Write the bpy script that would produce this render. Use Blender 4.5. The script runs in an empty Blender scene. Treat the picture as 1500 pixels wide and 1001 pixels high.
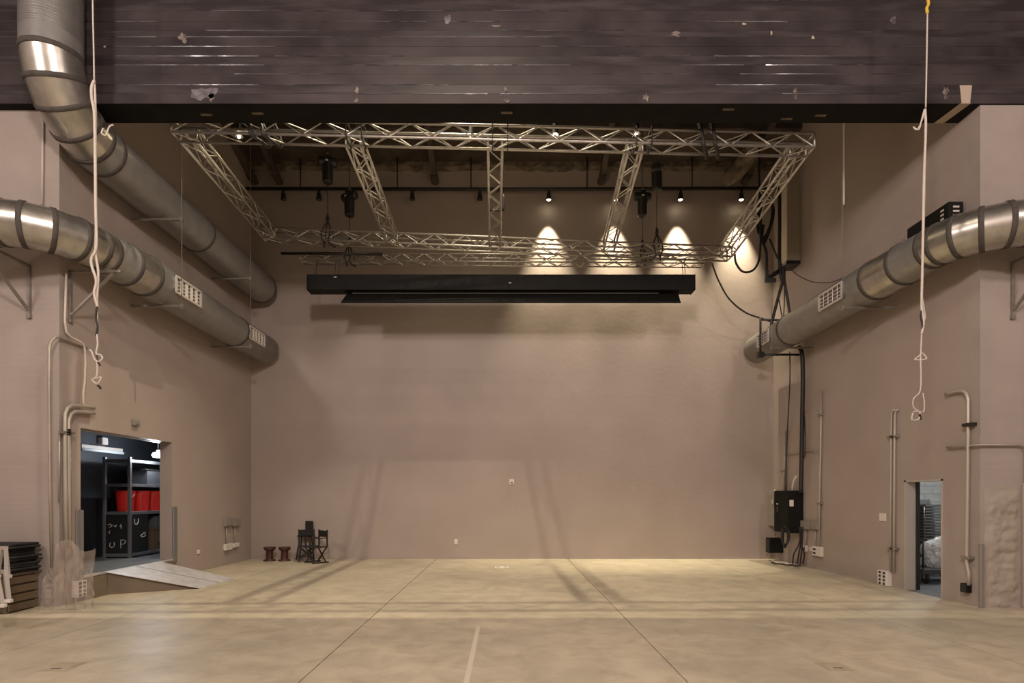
import bpy, bmesh, math, random
from mathutils import Vector, Matrix
random.seed(7)
PI = math.pi
S = bpy.context.scene
C = S.collection

# ------------------------------------------------------------------ camera
F = 830.0; VX = 742.0; VY = 727.0; CH = 1.75          # focal length in px, vanishing point, eye height
cd = bpy.data.cameras.new('camera'); cam = bpy.data.objects.new('camera', cd); C.objects.link(cam)
cam.location = (0, 0, CH); cam.rotation_euler = (PI/2, 0, 0)
cd.sensor_width = 36; cd.lens = 36*F/1500; cd.shift_x = (750-VX)/1500; cd.shift_y = (VY-500.5)/1500
cd.clip_end = 200
S.camera = cam
# ------------------------------------------------------------------ world, lamps, exposure
w = bpy.data.worlds.new('world'); S.world = w; w.use_nodes = True
w.node_tree.nodes['Background'].inputs[0].default_value = (1, .86, .72, 1)
w.node_tree.nodes['Background'].inputs[1].default_value = .004
S.view_settings.view_transform = 'Standard'; S.view_settings.look = 'None'
S.view_settings.gamma = 1; S.view_settings.exposure = -0.36
def point(name, loc, power, col, rad):
    l = bpy.data.lights.new(name, 'POINT'); l.energy = power; l.color = col; l.shadow_soft_size = rad
    o = bpy.data.objects.new(name, l); C.objects.link(o); o.location = loc; return o
def spot(name, loc, aim, power, col, angle, blend, rad):
    l = bpy.data.lights.new(name, 'SPOT'); l.energy = power; l.color = col
    l.spot_size = math.radians(angle); l.spot_blend = blend; l.shadow_soft_size = rad
    o = bpy.data.objects.new(name, l); C.objects.link(o); o.location = loc
    o.rotation_euler = (Vector(aim)-Vector(loc)).to_track_quat('-Z', 'Y').to_euler(); return o
HALLC = (1, .865, .80)
for x, z, p in ((-8.6, 9.2, 1800), (-.6, 8.1, 2900), (7.3, 9.2, 1500)):
    point('hall_light', (x, -.5, z), p, HALLC, .5)
spot('hall_light', (-.8, 4.2, 11.9), (-.8, 5.0, 0), 1200, (1,.86,.68), 120, .5, .3)  # added fill without a fixture, brightens the floor near the camera
spot('alcove_lamp', (-1.0, 11.5, 13.2), (-1.0, 12.2, 0), 600, (1, .85, .60), 84, .7, .10)
spot('alcove_lamp', (-1.5, 10.2, 13.6), (-1.3, 8.9, 0), 4300, (1, .87, .64), 78, .6, .06)

# ------------------------------------------------------------------ picture geometry -> place
XL, XR, DB = -7.12, 7.44, 15.8
def P(x, y, D): return Vector(((x-VX)/F*D, D, CH+(VY-y)/F*D))
def WL(x, y, off=0): return P(x, y, F*(XL+off)/(x-VX))
def WR(x, y, off=0): return P(x, y, F*(XR-off)/(x-VX))
def WB(x, y, off=0): return P(x, y, DB-off)
def FLR(x, y, z=0): return P(x, y, F*(CH-z)/(y-VY))

# ------------------------------------------------------------------ materials
def mat(name, col, rough=.6, metal=0., col2=None, nscale=3., stretch=(1,1,1), lo=.35, hi=.65,
        bump=0., bscale=20., bstretch=(1,1,1), rough2=None, spec=.5, emit=None, estr=0., alpha=1., trans=0., detail=6):
    m = bpy.data.materials.new(name); m.use_nodes = True
    nt = m.node_tree; b = nt.nodes['Principled BSDF']; L = nt.links.new
    b.inputs['Base Color'].default_value = (*col, 1); b.inputs['Roughness'].default_value = rough
    b.inputs['Metallic'].default_value = metal; b.inputs['Specular IOR Level'].default_value = spec
    b.inputs['Alpha'].default_value = alpha; b.inputs['Transmission Weight'].default_value = trans
    if emit:
        b.inputs['Emission Color'].default_value = (*emit, 1); b.inputs['Emission Strength'].default_value = estr
    g = nt.nodes.new('ShaderNodeNewGeometry')
    def noise(sc, st, det=detail):
        mp = nt.nodes.new('ShaderNodeMapping'); mp.inputs['Scale'].default_value = st
        L(g.outputs['Position'], mp.inputs['Vector'])
        n = nt.nodes.new('ShaderNodeTexNoise'); n.inputs['Scale'].default_value = sc; n.inputs['Detail'].default_value = det
        L(mp.outputs['Vector'], n.inputs['Vector']); return n
    if col2:
        n = noise(nscale, stretch); r = nt.nodes.new('ShaderNodeMapRange')
        r.inputs['From Min'].default_value = lo; r.inputs['From Max'].default_value = hi
        L(n.outputs['Fac'], r.inputs['Value'])
        mx = nt.nodes.new('ShaderNodeMix'); mx.data_type = 'RGBA'
        mx.inputs['A'].default_value = (*col, 1); mx.inputs['B'].default_value = (*col2, 1)
        L(r.outputs['Result'], mx.inputs['Factor']); L(mx.outputs['Result'], b.inputs['Base Color'])
        if rough2 is not None:
            r2 = nt.nodes.new('ShaderNodeMapRange'); r2.inputs['To Min'].default_value = rough; r2.inputs['To Max'].default_value = rough2
            L(r.outputs['Result'], r2.inputs['Value']); L(r2.outputs['Result'], b.inputs['Roughness'])
    if bump:
        n = noise(bscale, bstretch); bp = nt.nodes.new('ShaderNodeBump'); bp.inputs['Strength'].default_value = bump
        bp.inputs['Distance'].default_value = .02
        L(n.outputs['Fac'], bp.inputs['Height']); L(bp.outputs['Normal'], b.inputs['Normal'])
    return m
M = {}
M['wall'] = mat('taupe_wall_paint', (.378,.312,.276), .5, col2=(.348,.287,.252), nscale=.8, bump=.12, bscale=9, spec=.35)
M['wall_board'] = mat('taupe_paint_on_formed_concrete', (.375,.32,.287), .6, col2=(.335,.284,.25), nscale=1.2, bump=.25, bscale=6, bstretch=(.25,1,3), spec=.3)
M['rough_wall'] = mat('taupe_paint_on_rough_concrete', (.385,.33,.28), .6, col2=(.345,.293,.245), nscale=2.5, bump=.6, bscale=7, spec=.3)
def floor_mat():
    m = mat('polished_concrete', (.54,.468,.342), .34, col2=(.40,.352,.262), nscale=.55, lo=.38, hi=.66, bump=.03, bscale=3, rough2=.52, spec=.4)
    nt = m.node_tree; L = nt.links.new; b = nt.nodes['Principled BSDF']
    src = b.inputs['Base Color'].links[0].from_socket
    g = nt.nodes.new('ShaderNodeNewGeometry')
    mp = nt.nodes.new('ShaderNodeMapping'); mp.inputs['Scale'].default_value = (1.1, 1.1, 1)
    n = nt.nodes.new('ShaderNodeTexNoise'); n.inputs['Scale'].default_value = 2.3; n.inputs['Detail'].default_value = 9; n.inputs['Roughness'].default_value = .65
    n.inputs['Distortion'].default_value = .6
    L(g.outputs['Position'], mp.inputs[0]); L(mp.outputs[0], n.inputs[0])
    r = nt.nodes.new('ShaderNodeMapRange'); r.inputs[1].default_value = .4; r.inputs[2].default_value = .75; r.inputs[3].default_value = 0; r.inputs[4].default_value = .7
    L(n.outputs['Fac'], r.inputs[0])
    mx = nt.nodes.new('ShaderNodeMix'); mx.data_type = 'RGBA'; mx.inputs['B'].default_value = (.27,.23,.165,1)
    L(r.outputs[0], mx.inputs['Factor']); L(src, mx.inputs['A']); L(mx.outputs['Result'], b.inputs['Base Color'])
    return m
M['floor'] = floor_mat()
M['joint'] = mat('joint_filler', (.10,.08,.055), .8)
M['beam'] = mat('dark_painted_concrete', (.025,.0198,.0205), .5, col2=(.060,.047,.048), nscale=1.0, stretch=(1,1,1.3), bump=.12, bscale=10, bstretch=(.2,1,5), rough2=.7, spec=.22)
M['beam2'] = mat('dark_painted_concrete_worn', (.030,.0235,.0240), .45, col2=(.082,.067,.067), nscale=1.6, stretch=(.6,1,4), lo=.42, hi=.85, bump=.15, bscale=13, bstretch=(.15,1,6), rough2=.6, spec=.28)
M['ridge'] = mat('glossy_paint_ridge', (.024,.019,.019), .15, col2=(.04,.032,.031), nscale=3, stretch=(1,1,3), rough2=.5, spec=.32, bump=.08, bscale=5)
M['beam_under'] = mat('black_painted_soffit', (.006,.0055,.0045), .8, col2=(.011,.010,.008), nscale=4, spec=.2)
M['scar'] = mat('chipped_plaster', (.22,.18,.16), .8, col2=(.06,.045,.04), nscale=16, bump=.6, bscale=40)
M['smear'] = mat('white_smear', (.17,.15,.165), .6, col2=(.06,.048,.05), nscale=7)
M['tan'] = mat('tan_patch', (.45,.36,.28), .7)
M['ceil'] = mat('dark_ceiling', (.045,.032,.024), .8, col2=(.085,.062,.045), nscale=2)
M['dust'] = mat('dusty_ledge', (.20,.16,.115), .9, col2=(.08,.06,.045), nscale=5)
M['hall'] = mat('hall_wall_paint', (.36,.31,.275), .7)
M['alu'] = mat('mill_aluminium', (.62,.585,.53), .38, .85, col2=(.50,.47,.42), nscale=9)
M['duct'] = mat('dull_galvanised_steel', (.25,.24,.225), .42, .45, col2=(.29,.28,.265), nscale=5, bump=.05, bscale=6)
M['duct_rib_z'] = mat('ribbed_galvanised_steel', (.27,.26,.24), .42, .65, col2=(.32,.305,.285), nscale=4, bump=.25, bscale=7, bstretch=(.1,.1,9))
M['gore'] = mat('bright_galvanised_steel', (.55,.52,.47), .30, .9, col2=(.42,.40,.36), nscale=6, bump=.08, bscale=5)
M['band'] = mat('duct_sealant', (.055,.045,.038), .8, col2=(.075,.062,.053), nscale=12)
M['grille'] = mat('grey_grille_metal', (.60,.55,.50), .5, .2)
M['dark_in'] = mat('dark_gap', (.12,.10,.085), .9)
M['steel'] = mat('zinc_strut', (.36,.33,.30), .45, .7, col2=(.28,.25,.225), nscale=10)
M['cond'] = mat('painted_conduit', (.40,.345,.29), .45, .3, col2=(.34,.29,.245), nscale=5)
M['cond_grey'] = mat('galvanised_conduit', (.46,.41,.355), .42, .35)
M['black'] = mat('black_metal', (.012,.011,.010), .45, col2=(.02,.018,.016), nscale=6)
M['blackbox'] = mat('black_painted_case', (.006,.0055,.005), .7, col2=(.009,.008,.007), nscale=3, spec=.2)
M['cloth'] = mat('black_fabric', (.012,.011,.011), .9)
M['rubber'] = mat('black_cable', (.014,.012,.011), .55)
M['rope'] = mat('off_white_rope', (.62,.55,.49), .85, col2=(.50,.44,.38), nscale=60)
M['yellow'] = mat('yellow_cord', (.65,.42,.05), .7)
M['white'] = mat('white_plastic', (.66,.60,.54), .45)
M['plate'] = mat('beige_plate', (.55,.48,.42), .5)
M['hole'] = mat('socket_black', (.01,.01,.01), .6)
M['greybox'] = mat('grey_enamel_box', (.27,.24,.21), .5, col2=(.23,.205,.18), nscale=8)
M['chan'] = mat('olive_beige_channel', (.36,.31,.23), .6)
M['wood'] = mat('dark_red_wood', (.075,.022,.014), .45, col2=(.045,.014,.010), nscale=12, stretch=(1,1,.3))
M['dwood'] = mat('black_stained_wood', (.018,.013,.011), .5)
M['navy'] = mat('navy_black_wall', (.030,.034,.042), .6, col2=(.040,.045,.055), nscale=2)
M['room_floor'] = mat('blue_grey_floor', (.15,.16,.175), .5, col2=(.10,.107,.115), nscale=3)
M['rack'] = mat('grey_rack_steel', (.13,.135,.145), .5, .3)
M['red'] = mat('red_plastic', (.55,.02,.015), .35)
M['tube'] = mat('fluorescent_tube', (.8,.85,.9), .4, emit=(.75,.88,1), estr=.28)
M['lamp'] = mat('lit_bulb', (1,1,1), .4, emit=(.88,.94,1), estr=45)
M['lens'] = mat('lit_spot_lens', (1,1,1), .4, emit=(1,.86,.6), estr=40)
M['lens_dim'] = mat('faint_spot_lens', (1,1,1), .4, emit=(1,.86,.6), estr=16)
M['glass_dark'] = mat('unlit_lens', (.03,.03,.03), .15)
M['chalk'] = mat('chalk_mark', (.62,.62,.60), .9)
M['board'] = mat('blackboard', (.010,.011,.012), .6)
M['carton'] = mat('brown_carton', (.11,.075,.045), .8)
M['ramp'] = mat('tread_plate_aluminium', (.62,.60,.61), .5, .35, col2=(.50,.485,.49), nscale=7)
M['ramp_side'] = mat('ramp_skirt', (.16,.12,.08), .7)
M['sill'] = mat('steel_sill', (.62,.60,.58), .4, .6)
M['guard'] = mat('galvanised_guard', (.34,.32,.30), .45, .6)
M['frame'] = mat('painted_door_frame', (.42,.38,.33), .5)
M['white_wall'] = mat('white_block_wall', (.70,.69,.66), .8, col2=(.58,.57,.55), nscale=5, bump=.3, bscale=20)
M['mortar'] = mat('grey_mortar', (.50,.49,.47), .9)
M['chair'] = mat('charcoal_upholstery', (.07,.067,.062), .85, col2=(.10,.095,.088), nscale=15)
M['film'] = mat('frosted_film', (.72,.72,.71), .3, col2=(.55,.55,.54), nscale=6, bump=.5, bscale=9, alpha=.9)
M['clear'] = mat('hazy_smear_film', (.42,.345,.285), .3, bump=.5, bscale=14, bstretch=(1,1,.25), alpha=.40)
M['pale'] = mat('pale_frame', (.40,.36,.32), .5, .2)
M['cart'] = mat('dark_cart_bed', (.06,.06,.06), .6)
M['tape'] = mat('pale_floor_tape', (.56,.50,.39), .6)
M['copper'] = mat('orange_tape', (.35,.09,.04), .6)
M['hatch'] = mat('floor_box_lid', (.46,.39,.28), .5, .1, col2=(.36,.30,.21), nscale=6)

# ------------------------------------------------------------------ mesh building
woff = {}
class MB:
    def __init__(s): s.v = []; s.f = []; s.smooth = []
    def add(s, vs, fs, smooth=False):
        o = len(s.v); s.v += [Vector(p) for p in vs]
        for f in fs: s.f.append([i+o for i in f]); s.smooth.append(smooth)
        return s
    def box(s, a, b):
        x0,y0,z0 = a; x1,y1,z1 = b
        return s.add([(x0,y0,z0),(x1,y0,z0),(x1,y1,z0),(x0,y1,z0),(x0,y0,z1),(x1,y0,z1),(x1,y1,z1),(x0,y1,z1)],
            [(0,3,2,1),(4,5,6,7),(0,1,5,4),(1,2,6,5),(2,3,7,6),(3,0,4,7)])
    def bbox(s, a, b, bv=.01):                         # box with bevelled vertical & horizontal edges
        bm = bmesh.new(); bmesh.ops.create_cube(bm, size=1)
        d = Vector(b)-Vector(a); c = (Vector(a)+Vector(b))/2
        bmesh.ops.scale(bm, vec=d, verts=bm.verts); bmesh.ops.translate(bm, vec=c, verts=bm.verts)
        bmesh.ops.bevel(bm, geom=bm.edges[:], offset=min(bv, .45*min(d)), segments=1, affect='EDGES')
        bm.verts.index_update()
        s.add([v.co.copy() for v in bm.verts], [[v.index for v in f.verts] for f in bm.faces]); bm.free(); return s
    def obox(s, c, u, v, w_):                          # oriented box: centre + three half vectors
        c, u, v, w_ = map(Vector, (c, u, v, w_))
        vs = [c+a*u+b*v+e*w_ for e in (-1,1) for a, b in ((-1,-1),(1,-1),(1,1),(-1,1))]
        return s.add(vs, [(0,3,2,1),(4,5,6,7),(0,1,5,4),(1,2,6,5),(2,3,7,6),(3,0,4,7)])
    def bar(s, a, b, w_=.04, h=.04, up=(0,0,1)):       # square bar between two points
        a, b = Vector(a), Vector(b); t = (b-a); l = t.length; t.normalize()
        up = Vector(up)
        if abs(t.dot(up)) > .98: up = Vector((1,0,0))
        r = t.cross(up).normalized(); n = r.cross(t)
        return s.obox((a+b)/2, t*l/2, r*w_/2, n*h/2)
    def tube(s, pts, r, n=8, cap=True):
        pts = [Vector(p) for p in pts]; k = len(pts)
        rs = r if isinstance(r, (list, tuple)) else [r]*k
        ts = []
        for i in range(k):
            a = (pts[i]-pts[i-1]).normalized() if i else None
            b = (pts[i+1]-pts[i]).normalized() if i < k-1 else None
            t = (a+b) if a and b else (a or b)
            if t.length < 1e-6: t = b
            ts.append(t.normalized())
        up = Vector((0,0,1)) if abs(ts[0].z) < .9 else Vector((1,0,0))
        u = ts[0].cross(up).normalized(); vs = []; o = 0
        for i in range(k):
            u = (u-ts[i]*u.dot(ts[i])).normalized(); v = ts[i].cross(u)
            sc = 1
            vs += [pts[i]+(u*math.cos(2*PI*j/n)+v*math.sin(2*PI*j/n))*rs[i]*sc for j in range(n)]
        fs = [(i*n+j, i*n+(j+1)%n, (i+1)*n+(j+1)%n, (i+1)*n+j) for i in range(k-1) for j in range(n)]
        s.add(vs, fs, True)
        if cap:
            o = len(s.v)-len(vs)
            s.f.append([o+j for j in range(n)][::-1]); s.smooth.append(False)
            s.f.append([o+(k-1)*n+j for j in range(n)]); s.smooth.append(False)
        return s
    def lathe(s, c, prof, n=20, axis=(0,0,1)):         # prof: (radius, along) pairs
        c = Vector(c); t = Vector(axis).normalized()
        up = Vector((0,0,1)) if abs(t.z) < .9 else Vector((1,0,0))
        u = t.cross(up).normalized(); v = t.cross(u); vs = []
        for r, h in prof:
            vs += [c+t*h+(u*math.cos(2*PI*j/n)+v*math.sin(2*PI*j/n))*max(r,1e-4) for j in range(n)]
        k = len(prof)
        fs = [(i*n+j, i*n+(j+1)%n, (i+1)*n+(j+1)%n, (i+1)*n+j) for i in range(k-1) for j in range(n)]
        fs += [list(range(n))[::-1], list(range((k-1)*n, k*n))]
        s.add(vs, fs); o = len(s.f)-len(fs)
        return s
    def prism(s, poly, d):                             # planar outline extruded by the vector d
        poly = [Vector(p) for p in poly]; n = len(poly); d = Vector(d)
        return s.add(poly+[p+d for p in poly], [list(range(n))[::-1], list(range(n, 2*n))]+[(i,(i+1)%n,n+(i+1)%n,n+i) for i in range(n)])
    def xf(s, m): s.v = [m @ p for p in s.v]; return s
    def build(s, name, m, parent=None, recalc=True):
        me = bpy.data.meshes.new(name)
        if parent is not None: off = woff[parent]
        else:
            xs = [p.x for p in s.v]; ys = [p.y for p in s.v]; zs = [p.z for p in s.v]
            off = Vector(((min(xs)+max(xs))/2, (min(ys)+max(ys))/2, min(zs)))
        me.from_pydata([tuple(p-off) for p in s.v], [], s.f)
        me.polygons.foreach_set('use_smooth', s.smooth)
        if recalc:
            bm = bmesh.new(); bm.from_mesh(me); bmesh.ops.recalc_face_normals(bm, faces=bm.faces); bm.to_mesh(me); bm.free()
        me.update(); me.materials.append(M[m])
        o = bpy.data.objects.new(name, me); C.objects.link(o)
        if parent is not None: o.parent = parent
        else: o.location = off
        woff[o] = off.copy(); return o
def tag(o, label, cat, group=None):
    o['label'] = label; o['category'] = cat
    if group: o['group'] = group
    return o
def thing(name, label, cat, loc, group=None):
    o = bpy.data.objects.new(name, None); C.objects.link(o); o.location = loc; o.empty_display_size = .2
    woff[o] = Vector(loc); return tag(o, label, cat, group)
def struct(name, mb, m, label=None):
    o = mb.build(name, m); o['kind'] = 'structure'
    if label: o['label'] = label
    return o
def copy_tree(o, loc, rz=0, label=None, group=None):
    c = o.copy(); C.objects.link(c); c.location = loc; c.rotation_euler = (0,0,rz)
    if label: c['label'] = label
    if group: c['group'] = group
    for ch in list(o.children):
        k = ch.copy(); C.objects.link(k); k.parent = c
        for g in list(ch.children):
            q = g.copy(); C.objects.link(q); q.parent = k
    return c
def smooth_path(pts, n=6):                             # Catmull-Rom through the points
    pts = [Vector(p) for p in pts]; q = [pts[0]*2-pts[1]]+pts+[pts[-1]*2-pts[-2]]; out = []
    for i in range(1, len(q)-2):
        for k in range(n):
            t = k/n; a,b,c,d = q[i-1:i+3]
            out.append(.5*((2*b)+(c-a)*t+(2*a-5*b+4*c-d)*t*t+(3*b-a-3*c+d)*t**3))
    return out+[pts[-1]]

# ================================================================== THE SETTING
RDL, RDR = 9.02, 8.90          # depth of the two return walls
BF, BR, BZ = 8.86, 9.33, CH+6.145   # beam front, rear, underside
TOPZ = 14.0; HTOP = 12.2; HX = 14.0; HB = -7.0
# floor: base with strips of slab between control joints
flo = struct('floor', MB().box((-HX, HB, -.3), (HX, DB, -.012)), 'joint', 'concrete slab floor in beige with narrow control joints')
j = [-HX, -9.26, -5.605, -1.95, 1.70, 5.355, 9.01, HX]
for a, b in zip(j[:-1], j[1:]):
    x0, x1 = a+.006, b-.006
    MB().box((x0, HB, -.012), (x1, DB, 0)).build('slab', 'floor', flo)
struct('wall_back', MB().box((XL-.3, DB, -.3), (XR+.3, DB+.3, 11.0)), 'wall')
# left wall with the loading opening
LD0, LD1, LZ0, LZ1 = 9.47, 12.06, .40, 2.89
wl = MB()
wl.box((XL-.26, RDL+.25, -.3), (XL, LD0, TOPZ)).box((XL-.26, RDL, BZ), (XL, RDL+.25, TOPZ)).box((XL-.26, LD1, -.3), (XL, DB, TOPZ))
wl.box((XL-.26, LD0, LZ1), (XL, LD1, TOPZ)).box((XL-.26, LD0, -.3), (XL, LD1, LZ0))
struct('wall_left', wl, 'wall')
RD0, RD1, RZ1 = 9.66, 10.59, 2.04
wr = MB()
wr.box((XR, RDR+.25, -.3), (XR+.17, RD0, TOPZ)).box((XR, RDR, BZ), (XR+.17, RDR+.25, TOPZ)).box((XR, RD1, -.3), (XR+.17, DB, TOPZ)).box((XR, RD0, RZ1), (XR+.17, RD1, TOPZ))
struct('wall_right', wr, 'wall')
struct('wall_left_return', MB().box((-HX, RDL, -.3), (XL, RDL+.25, BZ)), 'wall_board')
struct('wall_right_return', MB().box((XR, RDR, -.3), (HX, RDR+.25, BZ)), 'wall_board')
# beam with board-formed face
bm_ = struct('ceiling_beam', MB().box((-HX, BF+.012, BZ+.004), (HX, BR, HTOP)), 'beam', 'dark painted board formed concrete beam across the hall')
MB().box((-HX, BF+.012, BZ), (HX, BR, BZ+.004)).build('underside', 'beam_under', bm_)
z = BZ; k = 0
while z < 10.2:
    h = random.choice((.10, .14, .15, .17)); d = random.uniform(.0, .004)
    MB().bbox((-HX, BF+d, z), (HX, BF+.03, z+h-.0), .003).build('board_strip', 'beam2' if k % 3 == 1 else 'beam', bm_); z += h; k += 1
    x = -HX+random.uniform(0, 3)
    while x < HX-1:
        ln = random.uniform(.6, 3.2)
        if random.random() < .62: MB().prism([(x, BF-.0035, z+.006), (x, BF+.0002, z-.007), (x, BF+.02, z-.007), (x, BF+.02, z+.006)], (min(ln, HX-x),0,0)).build('form_ridge', 'ridge', bm_)
        x += ln+random.uniform(.1, .8)
def blob(px, py, rx, ry, m, name, n=17, D=BF-.004, parent=bm_, seed=0, jag=.6):
    rnd = random.Random(seed+int(px)); c = P(px, py, D); s = D/F
    pts = []
    for i in range(n):
        a = 2*PI*i/n; r = 1-jag*rnd.random()
        pts.append(c+Vector((math.cos(a)*rx*s*r, 0, math.sin(a)*ry*s*r)))
    return MB().prism(pts, (0, .02, 0)).build(name, m, parent)
for (px, py, rx, ry, m) in ((269,55,9,9,'scar'),(300,137,26,12,'smear'),(309,142,5,9,'scar'),(523,133,4,7,'scar'),(522,147,4,4,'scar'),(741,132,3,7,'scar'),
    (742,147,6,4,'scar'),(656,28,8,8,'smear'),(990,50,8,6,'scar'),(946,142,5,8,'scar'),(1165,137,4,11,'scar'),(1386,136,6,12,'scar'),(1191,55,3,3,'tan'),(1130,48,2,4,'tan'),
    (153,68,3,2,'tan'),(728,38,12,2,'scar'),(1090,35,4,2,'tan'),(1309,30,6,8,'smear')):
    blob(px, py, rx, ry, m, 'paint_scar')
c = [P(x, y, BF-.004) for x, y in ((1406,125),(1424,125),(1421,151.5),(1409,151.5))]
MB().prism(c, (0,.02,0)).build('tan_patch', 'tan', bm_)
MB().prism([Vector((7.10, BF+.0, BZ-.003)), Vector((7.26, BF+.0, BZ-.003)), Vector((7.20, BR, BZ-.003)), Vector((7.04, BR, BZ-.003))], (0,0,.004)).build('tan_stripe', 'tan', bm_)
for px, py in ((380,166),(305,168),(1155,174),(1205,169),(745,165),(1070,160)):
    D = F*(BZ-CH)/(VY-py); c = P(px, py, D)
    MB().box((c.x-.12, c.y-.02, BZ-.003), (c.x+.06, c.y+.03, BZ)).build('chip', 'dust', bm_)
# ceilings, hall shell
struct('ceiling', MB().box((XL-.3, BR, TOPZ), (XR+.3, DB+.3, TOPZ+.2)), 'ceil')
struct('ceiling_hall', MB().box((-HX, HB, HTOP), (HX, BR, HTOP+.2)), 'ceil')
struct('wall_header', MB().box((XL-.3, BR-.2, HTOP+.2), (XR+.3, BR, TOPZ)), 'ceil')
struct('wall_hall_left', MB().box((-HX-.2, HB, -.3), (-HX, RDL+.25, HTOP)), 'hall')
struct('wall_hall_right', MB().box((HX, HB, -.3), (HX+.2, RDR+.25, HTOP)), 'hall')
struct('wall_hall_rear', MB().box((-HX, HB-.2, -.3), (HX, HB, HTOP)), 'hall')
struct('trim_1', MB().box((XL, 14.25, 11.0), (XR, DB, TOPZ)), 'ceil', 'dark soffit along the top of the back wall')
lg = MB(); n = 60
vs = []
rnd = random.Random(3)
for i in range(n+1):
    x = XL+(XR-XL)*i/n; a = rnd.uniform(-.04,.05); vs += [(x, DB-.10-rnd.random()*.08, 10.86+a), (x, DB-.14, 11.0), (x, DB, 11.0), (x, DB, 10.80+a)]
lg.add(vs, [(4*i+q, 4*i+(q+1)%4, 4*i+4+(q+1)%4, 4*i+4+q) for i in range(n) for q in range(4)])
struct('trim_2', lg, 'dust', 'ragged dusty ledge where the back wall meets the soffit')
# baseboards
struct('baseboard_back', MB().box((XL, DB-.012, 0), (XR, DB, .05)), 'wall_board')
struct('baseboard_left', MB().box((XL, LD1+.2, 0), (XL+.012, DB-.012, .06)), 'wall_board')
br = MB().box((XR-.012, RD1+.06, 0), (XR, DB-.012, .06)); struct('baseboard_right', br, 'wall_board')
# rough patch on the right return wall
def rough_patch(x0, x1, z0, z1, D, amp, seed):
    nx, nz = 26, 60; mb = MB(); rnd = random.Random(seed)
    from mathutils import noise
    vs = []
    for i in range(nx+1):
        for k in range(nz+1):
            x = x0+(x1-x0)*i/nx; z_ = z0+(z1-z0)*k/nz
            d = noise.fractal(Vector((x*4.5, seed, z_*9)), .8, 2.2, 6)*amp
            led = .016*(math.floor(z_/.31+.2*math.sin(x*5)) % 2)
            e = min(1, min(i, nx-i, (nz-k)*.6)/5)
            vs.append((x, D-.002-max(0, d+led+.014)*e, z_))
    mb.add(vs, [(i*(nz+1)+k, (i+1)*(nz+1)+k, (i+1)*(nz+1)+k+1, i*(nz+1)+k+1) for i in range(nx) for k in range(nz)], True)
    return mb
rp = rough_patch(7.50, 8.07, .0, 1.92, RDR, .030, 5)
struct('trim_3', rp, 'rough_wall', 'rough chipped concrete patch low on the right return wall')
struct('trim_4', rough_patch(8.16, 9.2, .0, 1.8, RDR, .025, 9), 'rough_wall', 'rough concrete patch beside the upright band on the return wall')

# ------------------------------------------------------------------ storage room behind the loading opening
SX0, SX1, SY0, SY1, SZ1 = -9.1, XL-.26, 8.6+.72, 14.8, 3.6
struct('floor_storage', MB().box((SX0-.2, SY0-.0, .1), (XL-.261, SY1, LZ0)).box((XL-.262, LD0+.002, LZ0), (XL-.002, LD1-.002, LZ0+.004)), 'room_floor')
struct('wall_storage_left', MB().box((SX0-.2, SY0, LZ0), (SX0, SY1, SZ1)), 'navy')
struct('wall_storage_far', MB().box((SX0, SY1, LZ0), (SX1, SY1+.2, SZ1)), 'navy')
struct('wall_storage_near', MB().box((SX0, SY0-.04, LZ0), (SX1, SY0, SZ1)), 'navy')
struct('ceiling_storage', MB().box((SX0-.2, SY0, SZ1), (SX1, SY1+.2, SZ1+.1)), 'navy')
struct('trim_5', MB().bbox((XL-.02, LD0, LZ0-.03), (XL+.03, LD1, LZ0+.012), .006), 'sill', 'bright steel edge of the loading sill')
struct('trim_6', MB().box((XL-.26, LD0, LZ1-.012), (XL-.2, LD1, LZ1-.002)), 'sill', 'pale strip along the head of the loading opening')
# ------------------------------------------------------------------ chair store behind the right door
QX1, QY0, QY1 = 12.5, 9.2, 14.2
struct('floor_store', MB().box((XR+.175, QY0, -.2), (QX1, QY1, .004)).box((XR+.0, RD0, -.2), (XR+.175, RD1, .002)), 'room_floor')
ws = struct('wall_store_far', MB().box((XR+.17, QY1+.012, 0), (QX1, QY1+.2, 3.2)), 'mortar')
bme = None
for r in range(16):
    for c_ in range(13):
        x = XR+.18+c_*.41+(.2 if r % 2 else 0); 
        if x+.4 > QX1: continue
        if bme is None:
            b0 = MB().bbox((0,0,0), (.398, .03, .19), .006)
            bme = b0.build('block', 'white_wall', ws); woff0 = bme; base_me = bme.data
            bme.location = (x-woff[ws].x+.0, QY1-woff[ws].y, r*.2+.005-woff[ws].z)
            # vertices were made relative to the wall origin: shift back to local zero
            for v in base_me.vertices: v.co += woff[ws]
        else:
            o = bpy.data.objects.new('block', base_me); C.objects.link(o); o.parent = ws
            o.location = (x-woff[ws].x, QY1-woff[ws].y, r*.2+.005-woff[ws].z)
struct('wall_store_side', MB().box((QX1, QY0, 0), (QX1+.2, QY1+.2, 3.2)), 'white_wall')
struct('wall_store_near', MB().box((XR+.17, QY0-.04, 0), (QX1, QY0, 3.2)), 'white_wall')
struct('ceiling_store', MB().box((XR+.17, QY0, 3.2), (QX1, QY1+.2, 3.3)), 'white_wall')
d1 = struct('door_1', MB().box((XR-.012, RD1-.05, 0), (XR+.17, RD1, RZ1)).box((XR-.012, RD0, 0), (XR+.17, RD0+.03, RZ1)).box((XR-.012, RD0, RZ1-.03), (XR+.17, RD1, RZ1)), 'frame', 'painted door frame of the doorway to the chair store')
MB().box((XR+.171, RD1-.075, 0), (XR+.175+.06, RD1-.02, RZ1-.03)).build('door_edge', 'black', d1)
point('store_light', (9.3, 11.6, 2.95), 110, (.93,.97,1), .2)

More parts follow.
